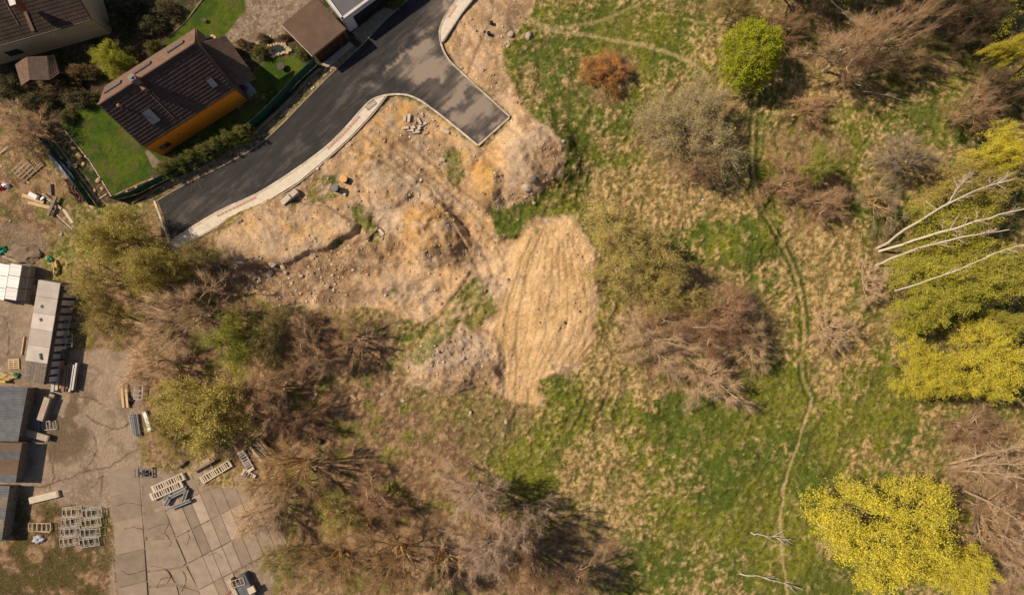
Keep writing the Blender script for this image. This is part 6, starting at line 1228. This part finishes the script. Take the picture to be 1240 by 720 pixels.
# --- scaffold frames
def frame_rack(label, px, py, L_, wd, rz, m, n=5, z=0.0, group=None, name='scaffold_frame', bar=.05, tilt=0.0, flat=False, rung=None):
    o = thing(name, label, 'frame', G(px, py, z), rz, group); o.rotation_euler = (tilt, 0, rz)
    for s in (-1, 1): mb = MB(); mb.bar((-L_ / 2, wd / 2 * s, .05), (L_ / 2, wd / 2 * s, .05), bar, tone=.6); mb.build('rail', m, o)
    for i in range(n): x = -L_ / 2 + L_ * i / (n - 1); x += .0 if i in (0, n - 1) else math.sin(i * 5.1) * .06; mb = MB(); mb.bar((x, -wd / 2 + bar / 2, .05), (x, wd / 2 - bar / 2, .05), rung or bar, bar * .9, tone=.4 + .1 * (i % 3)); mb.build('rung', m, o)
    return o
gs = 'ladder-like scaffold frames stacked in the grass'; rows = ['first', 'second', 'third', 'lowest']
for r in range(4):
    for c in range(2):
        for k in range(3):
            px_ = 88 + c * 24 + k * 1.6 - r * 1.2; py_ = 617.5 + r * 11.6 - c * .6 + k * .8 + (1.5 if c else 0)
            frame_rack('%s row from the top, %s stack, %s frame of the scaffold frames' % (rows[r], ['left', 'right'][c], ['bottom', 'middle', 'top'][k]), px_, py_, 2.1, .82, .10 + .05 * math.sin(r * 3.1 + k * 5.3 + c), [m_steelw, m_steel, m_woodp][(r * 2 + c + k * 2) % 3 if k < 2 else 0], 5 + (k % 2), k * .22, gs, bar=.055)
gs2 = 'brownish frames in the smaller rack'
for k in range(3): frame_rack(['bottom', 'middle', 'top'][k] + ' frame of the smaller brownish rack beside the pale bag', 48 + 2 * k, 638 + k * -1.0, 2.4, .85, -.08 + .05 * k, [m_woodp, m_rust, m_steelw][k], 6, k * .2, gs2)
frame_rack('upright steel frame leaning out beside the long shed', 92, 411, 1.35, .7, 1.53, m_steelw, 4, .9, bar=.06)
for i, (x, y, a) in enumerate([(82, 392, 1.35), (84, 398, 1.3), (86, 404, 1.38), (88, 396, 1.25)]): frame_rack(['first', 'second', 'third', 'fourth'][i] + ' tilted scaffold frame in the bundle at the shed middle', x, y, 2.6, .45, a, m_steel, 6, .25 + .25 * i, 'tilted frames at the shed', tilt=.5)
block('grey_box', 'grey box standing between the tilted frames and the stored beams', 80.5, 428, (.55, 1.0, .6), .05, m_slate, 'box', .2)
frame_rack('steel frame under the concrete beams below the stored beams', 63, 514, 1.3, .9, .1, m_steel, 5, .1); frame_rack('thin steel frame beside the blue grey shed', 40, 487, 1.6, .8, .1, m_steel, 4, .2)
for i, (x, y, a, s, m, z_, lb) in enumerate([(63.5, 491, 1.24, (3.0, .62, .45), m_woodg, .1, 'lower grey one of two stacked concrete beams below the stored beams'), (61, 493, 1.24, (2.6, .68, .4), m_conc, .55, 'upper pale concrete beam with faint red marks'), (49, 525, -.28, (2.9, .7, .3), m_conc, .35, 'pale plank pack lying across the grey bars'), (56, 600.5, .24, (3.3, .72, .35), m_blk, 0, 'pale concrete beam lying alone on the yard')]):
    b = G(x, y, z_); o = thing('concrete_beam', lb, 'beam', b, a); mb = MB(); mb.box((0, 0, s[2] / 2 - .02), s, tone=.5, bev=.03); mb.build('body', m, o); mb = MB(); mb.box((s[0] / 2 - .18, 0, s[2] - .01), (.12, s[1] - .06, .05)); mb.build('end_bar', m_woodp if i > 1 else m_conc, o)
    if i == 1: mb = MB(); mb.box((.1, 0, s[2] - .018), (1.1, .14, .008)); mb.build('red_mark', mat('faded_red', (.5, .2, .16), (.45, .3, .25), 9), o)
    if i == 2:
        for k in range(2): mb = MB(); mb.box((-1.0 + .3 * k, 0, s[2]), (.10, .72, .05)); mb.build('strap', m_woodp, o)
for i in range(5):
    p0, p1 = W(43 + i * 1.6, 498, .3 + .1 * (i % 2)), W(41.5 + i * 1.4, 533 - i, .3 + .1 * (i % 2)); b = (p0 + p1) / 2; b.z = 0; mb = MB(b); mb.bar(p0, p1, .11, .1); o = mb.build('steel_bar', m_steel); o.location = b; tag(o, ['leftmost', 'second', 'middle', 'fourth', 'rightmost'][i] + ' of five grey steel bars by the blue grey shed', 'steel bar', 'grey steel bars by the low shed')
for i, (x0, y0, x1, y1) in enumerate([(17, 611, 20, 603), (11, 629, 15, 616)]): p0, p1 = W(x0, y0, .4), W(x1, y1, .5); b = (p0 + p1) / 2; b.z = 0; mb = MB(b); mb.bar(p0, p1, .08); o = mb.build('steel_bar', m_steelw); o.location = b; tag(o, ['upper', 'lower'][i] + ' short shiny bar leaning beside the lowest shed', 'steel bar')
# --- things at the right edge of the yard
frame_rack('white steel frame half hidden under the mustard green tree', 171, 474, 1.5, .9, 1.5, m_steelw, 4, .4, bar=.07)
for i, x in enumerate((148.5, 153.5)):
    p0, p1 = W(x - 1, 465, .3), W(x + 1.5, 493, .3); b = (p0 + p1) / 2; b.z = 0; mb = MB(b); mb.bar(p0, p1, .26, .24); o = mb.build('timber_baulk', m_woodp); o.location = b; tag(o, ['left', 'right'][i] + ' of two long timber baulks at the yard edge', 'beam', 'timber baulks')
o = lumpy('black_bag', 'black crumpled sheet beside the two timber baulks', 159, 484, .3, .45, .35, m_black, 'bag', 12)
for i in range(5): p0, p1 = W(156.5 + i * 2.4, 502 - i * .3, .3), W(161 + i * 2.2, 526 + (i % 3), .3); b = (p0 + p1) / 2; b.z = 0; mb = MB(b); mb.cyl(p0, p1, .10, n=8, tone=.5); o = mb.build('steel_tube', m_steelw if i == 0 else m_slate if i == 3 else m_steel, smooth=False); o.location = b; tag(o, ['leftmost pale', 'second', 'middle', 'fourth, dark', 'rightmost'][i] + ' tube of the bundle below the timber baulks', 'tube', 'bundle of tubes')
p0, p1 = W(175, 498, .35), W(182, 520, .35); b = (p0 + p1) / 2; b.z = 0; o = thing('white_beam', 'bright white beam right of the tube bundle', 'beam', b); mb = MB(b); mb.bar(p0, p1, .38, .3); mb.build('body', m_pack, o)
for q in (p0, p1): mb = MB(b); mb.bar(q - Vector((.05, 0, 0)), q + Vector((.02, -.12, 0)), .42, .34); mb.build('end_plate', m_steelw, o)
frame_rack('small grey rack at the yard edge with a dark sheet on it', 176, 571, 1.9, 1.0, .02, m_woodg, 6, .25, bar=.09); lumpy('dark_sheet', 'crumpled dark sheet lying on the small grey rack', 177, 572, .7, .35, .55, m_slate, 'sheet', 14)
gl_ = 'ladder-like panels at the yard edge'; LAB = ['upper of two pale slatted panels at the yard edge', 'lower of two pale slatted panels at the yard edge', 'pale slatted panel lying by itself under the mustard tree', 'short slatted panel left of the timber stack', 'broken slatted panel below the short one']
for i, (x, y, L_, a, n) in enumerate([(206, 583, 3.3, .42, 14), (204, 592, 3.3, .42, 14), (263, 570, 3.3, .55, 14), (299, 557, 2.0, -1.05, 9), (302, 574, 1.1, -.5, 5)]):
    o = frame_rack(LAB[i], x, y, L_, .72, a, m_blk if i < 3 else m_steelw, n, .35 if i < 2 else .15, gl_, 'slatted_panel', .10, rung=.11)
    for s in (-1, 1): mb = MB(); mb.box((s * (L_ / 2 + .08), 0, .05), (.3, .85, .13), bev=.02); mb.build('end_plate', m_blk, o)
o = block('dark_plank_stack', 'stack of dark planks under the slatted panels', 214, 596, (2.8, .7, .35), .42, m_slate, 'planks')
for i, (x0, y0, x1, y1, lb) in enumerate([(200, 612, 208, 598, 'left grey sleeve of the bent bundle'), (205, 602, 226, 592, 'upper grey sleeve of the bent bundle'), (206, 615, 231, 605, 'lower grey sleeve of the bent bundle'), (222, 607, 227, 592, 'right grey sleeve of the bent bundle')]):
    p0, p1 = W(x0, y0, .45), W(x1, y1, .45); b = (p0 + p1) / 2; b.z = 0; o = thing('metal_profile', lb + ' below the slatted panels', 'metal profile', b, group='grey bent bundle')
    for k in (-1, 0, 1): d_ = (p1 - p0).normalized(); nq = Vector((-d_.y, d_.x, 0)) * .13 * k; mb = MB(b); mb.bar(p0 + nq + Vector((0, 0, .05 * k)), p1 + nq + Vector((0, 0, .05 * k)), .09, .3, tone=.5); mb.build('bar', m_steel if k else m_slate, o)
p0, p1 = W(210, 618, .12), W(225, 611, .12); b = (p0 + p1) / 2; b.z = 0; mb = MB(b); mb.bar(p0, p1, .08); o = mb.build('plank', m_woodp); o.location = b; tag(o, 'thin orange lath in front of the grey bent bundle', 'plank')
for i, (x0, y0, x1, y1, m, lb) in enumerate([(303, 541, 317, 558, m_conc, 'leftmost beam of the timber stack under the bare ochre tree'), (307, 536, 326, 554, m_conc, 'second beam of the timber stack under the bare ochre tree'), (311, 534, 324, 550, m_woodp, 'third beam of the timber stack, yellowish'), (314, 530, 328, 549, m_woodp, 'rightmost beam of the timber stack, ochre'), (233, 571, 260, 556, m_wood, 'long weathered beam above the lone slatted panel'), (267, 534, 283, 526, m_woodg, 'grey beam half hidden under the mustard tree'), (213, 566, 222, 558, m_woodg, 'short grey beams above the slatted panels')]):
    p0, p1 = W(x0, y0, .45), W(x1, y1, .45); b = (p0 + p1) / 2; b.z = 0; mb = MB(b); mb.bar(p0, p1, .26, .24); o = mb.build('timber_beam', m); o.location = b; tag(o, lb, 'beam', 'beams stored under the trees')
# stack at the bottom edge
b = G(296, 708); o = thing('crate_stack', 'dark stack of boxes and boards cut by the bottom edge', 'stack', b, .45); 
for c_, s_, m in [((-.9, 0, .4), (.5, 2.8, .8), m_conc), ((-.25, -.4, .35), (.6, 2.2, .7), m_slate), ((.6, .0, .45), (.9, 2.6, .9), m_slate), ((1.0, -.6, 1.0), (.8, .7, .2), m_blk), ((.35, -.8, .3), (.4, 1.6, .6), m_dark)]: mb = MB(); mb.box(c_, s_, bev=.03); mb.build('box', m, o)
frame_rack('pale ladder frame lying on the dark stack at the bottom edge', 291, 701, 1.6, .75, .3, m_woodp, 5, .95, bar=.05)
for i, (x, y) in enumerate([(279, 716), (275, 719), (284, 719)]): rock(x, y, .2, ['orange brick lump left of the dark stack', 'leftmost orange brick lump by the dark stack', 'orange brick lump touching the dark stack'][i], m_brick, 'brick_lump', cat='brick')
# yellow dandelion-like clump and mossy tufts on the slabs are grass growing in the joints
gx_ = []
for a, b_ in [((210, 650), (255, 628)), ((227, 682), (285, 652)), ((247, 712), (322, 672)), ((171, 560), (182, 720)), ((199, 613), (241, 712)), ((235, 637), (262, 702)), ((130, 600), (142, 720))]:
    n = int(math.dist(a, b_) * 2.2); t = rgs.uniform(0, 1, n); gx_.append(np.stack([a[0] + (b_[0] - a[0]) * t + rgs.normal(size=n) * .6, a[1] + (b_[1] - a[1]) * t + rgs.normal(size=n) * .6], 1))
gx_ = np.concatenate(gx_); gx_ = gx_[vn(gx_[:, 0] / 6, gx_[:, 1] / 6, 5) > .42]; blades('joint_weeds', gx_[:, 0], gx_[:, 1], 8, .07, .08, .02, .06, mat('joint_weed', (.10, .10, .03), (.07, .06, .025), 2, .9, attr='tone'), 9)
blk = [('utility_box', 0)]
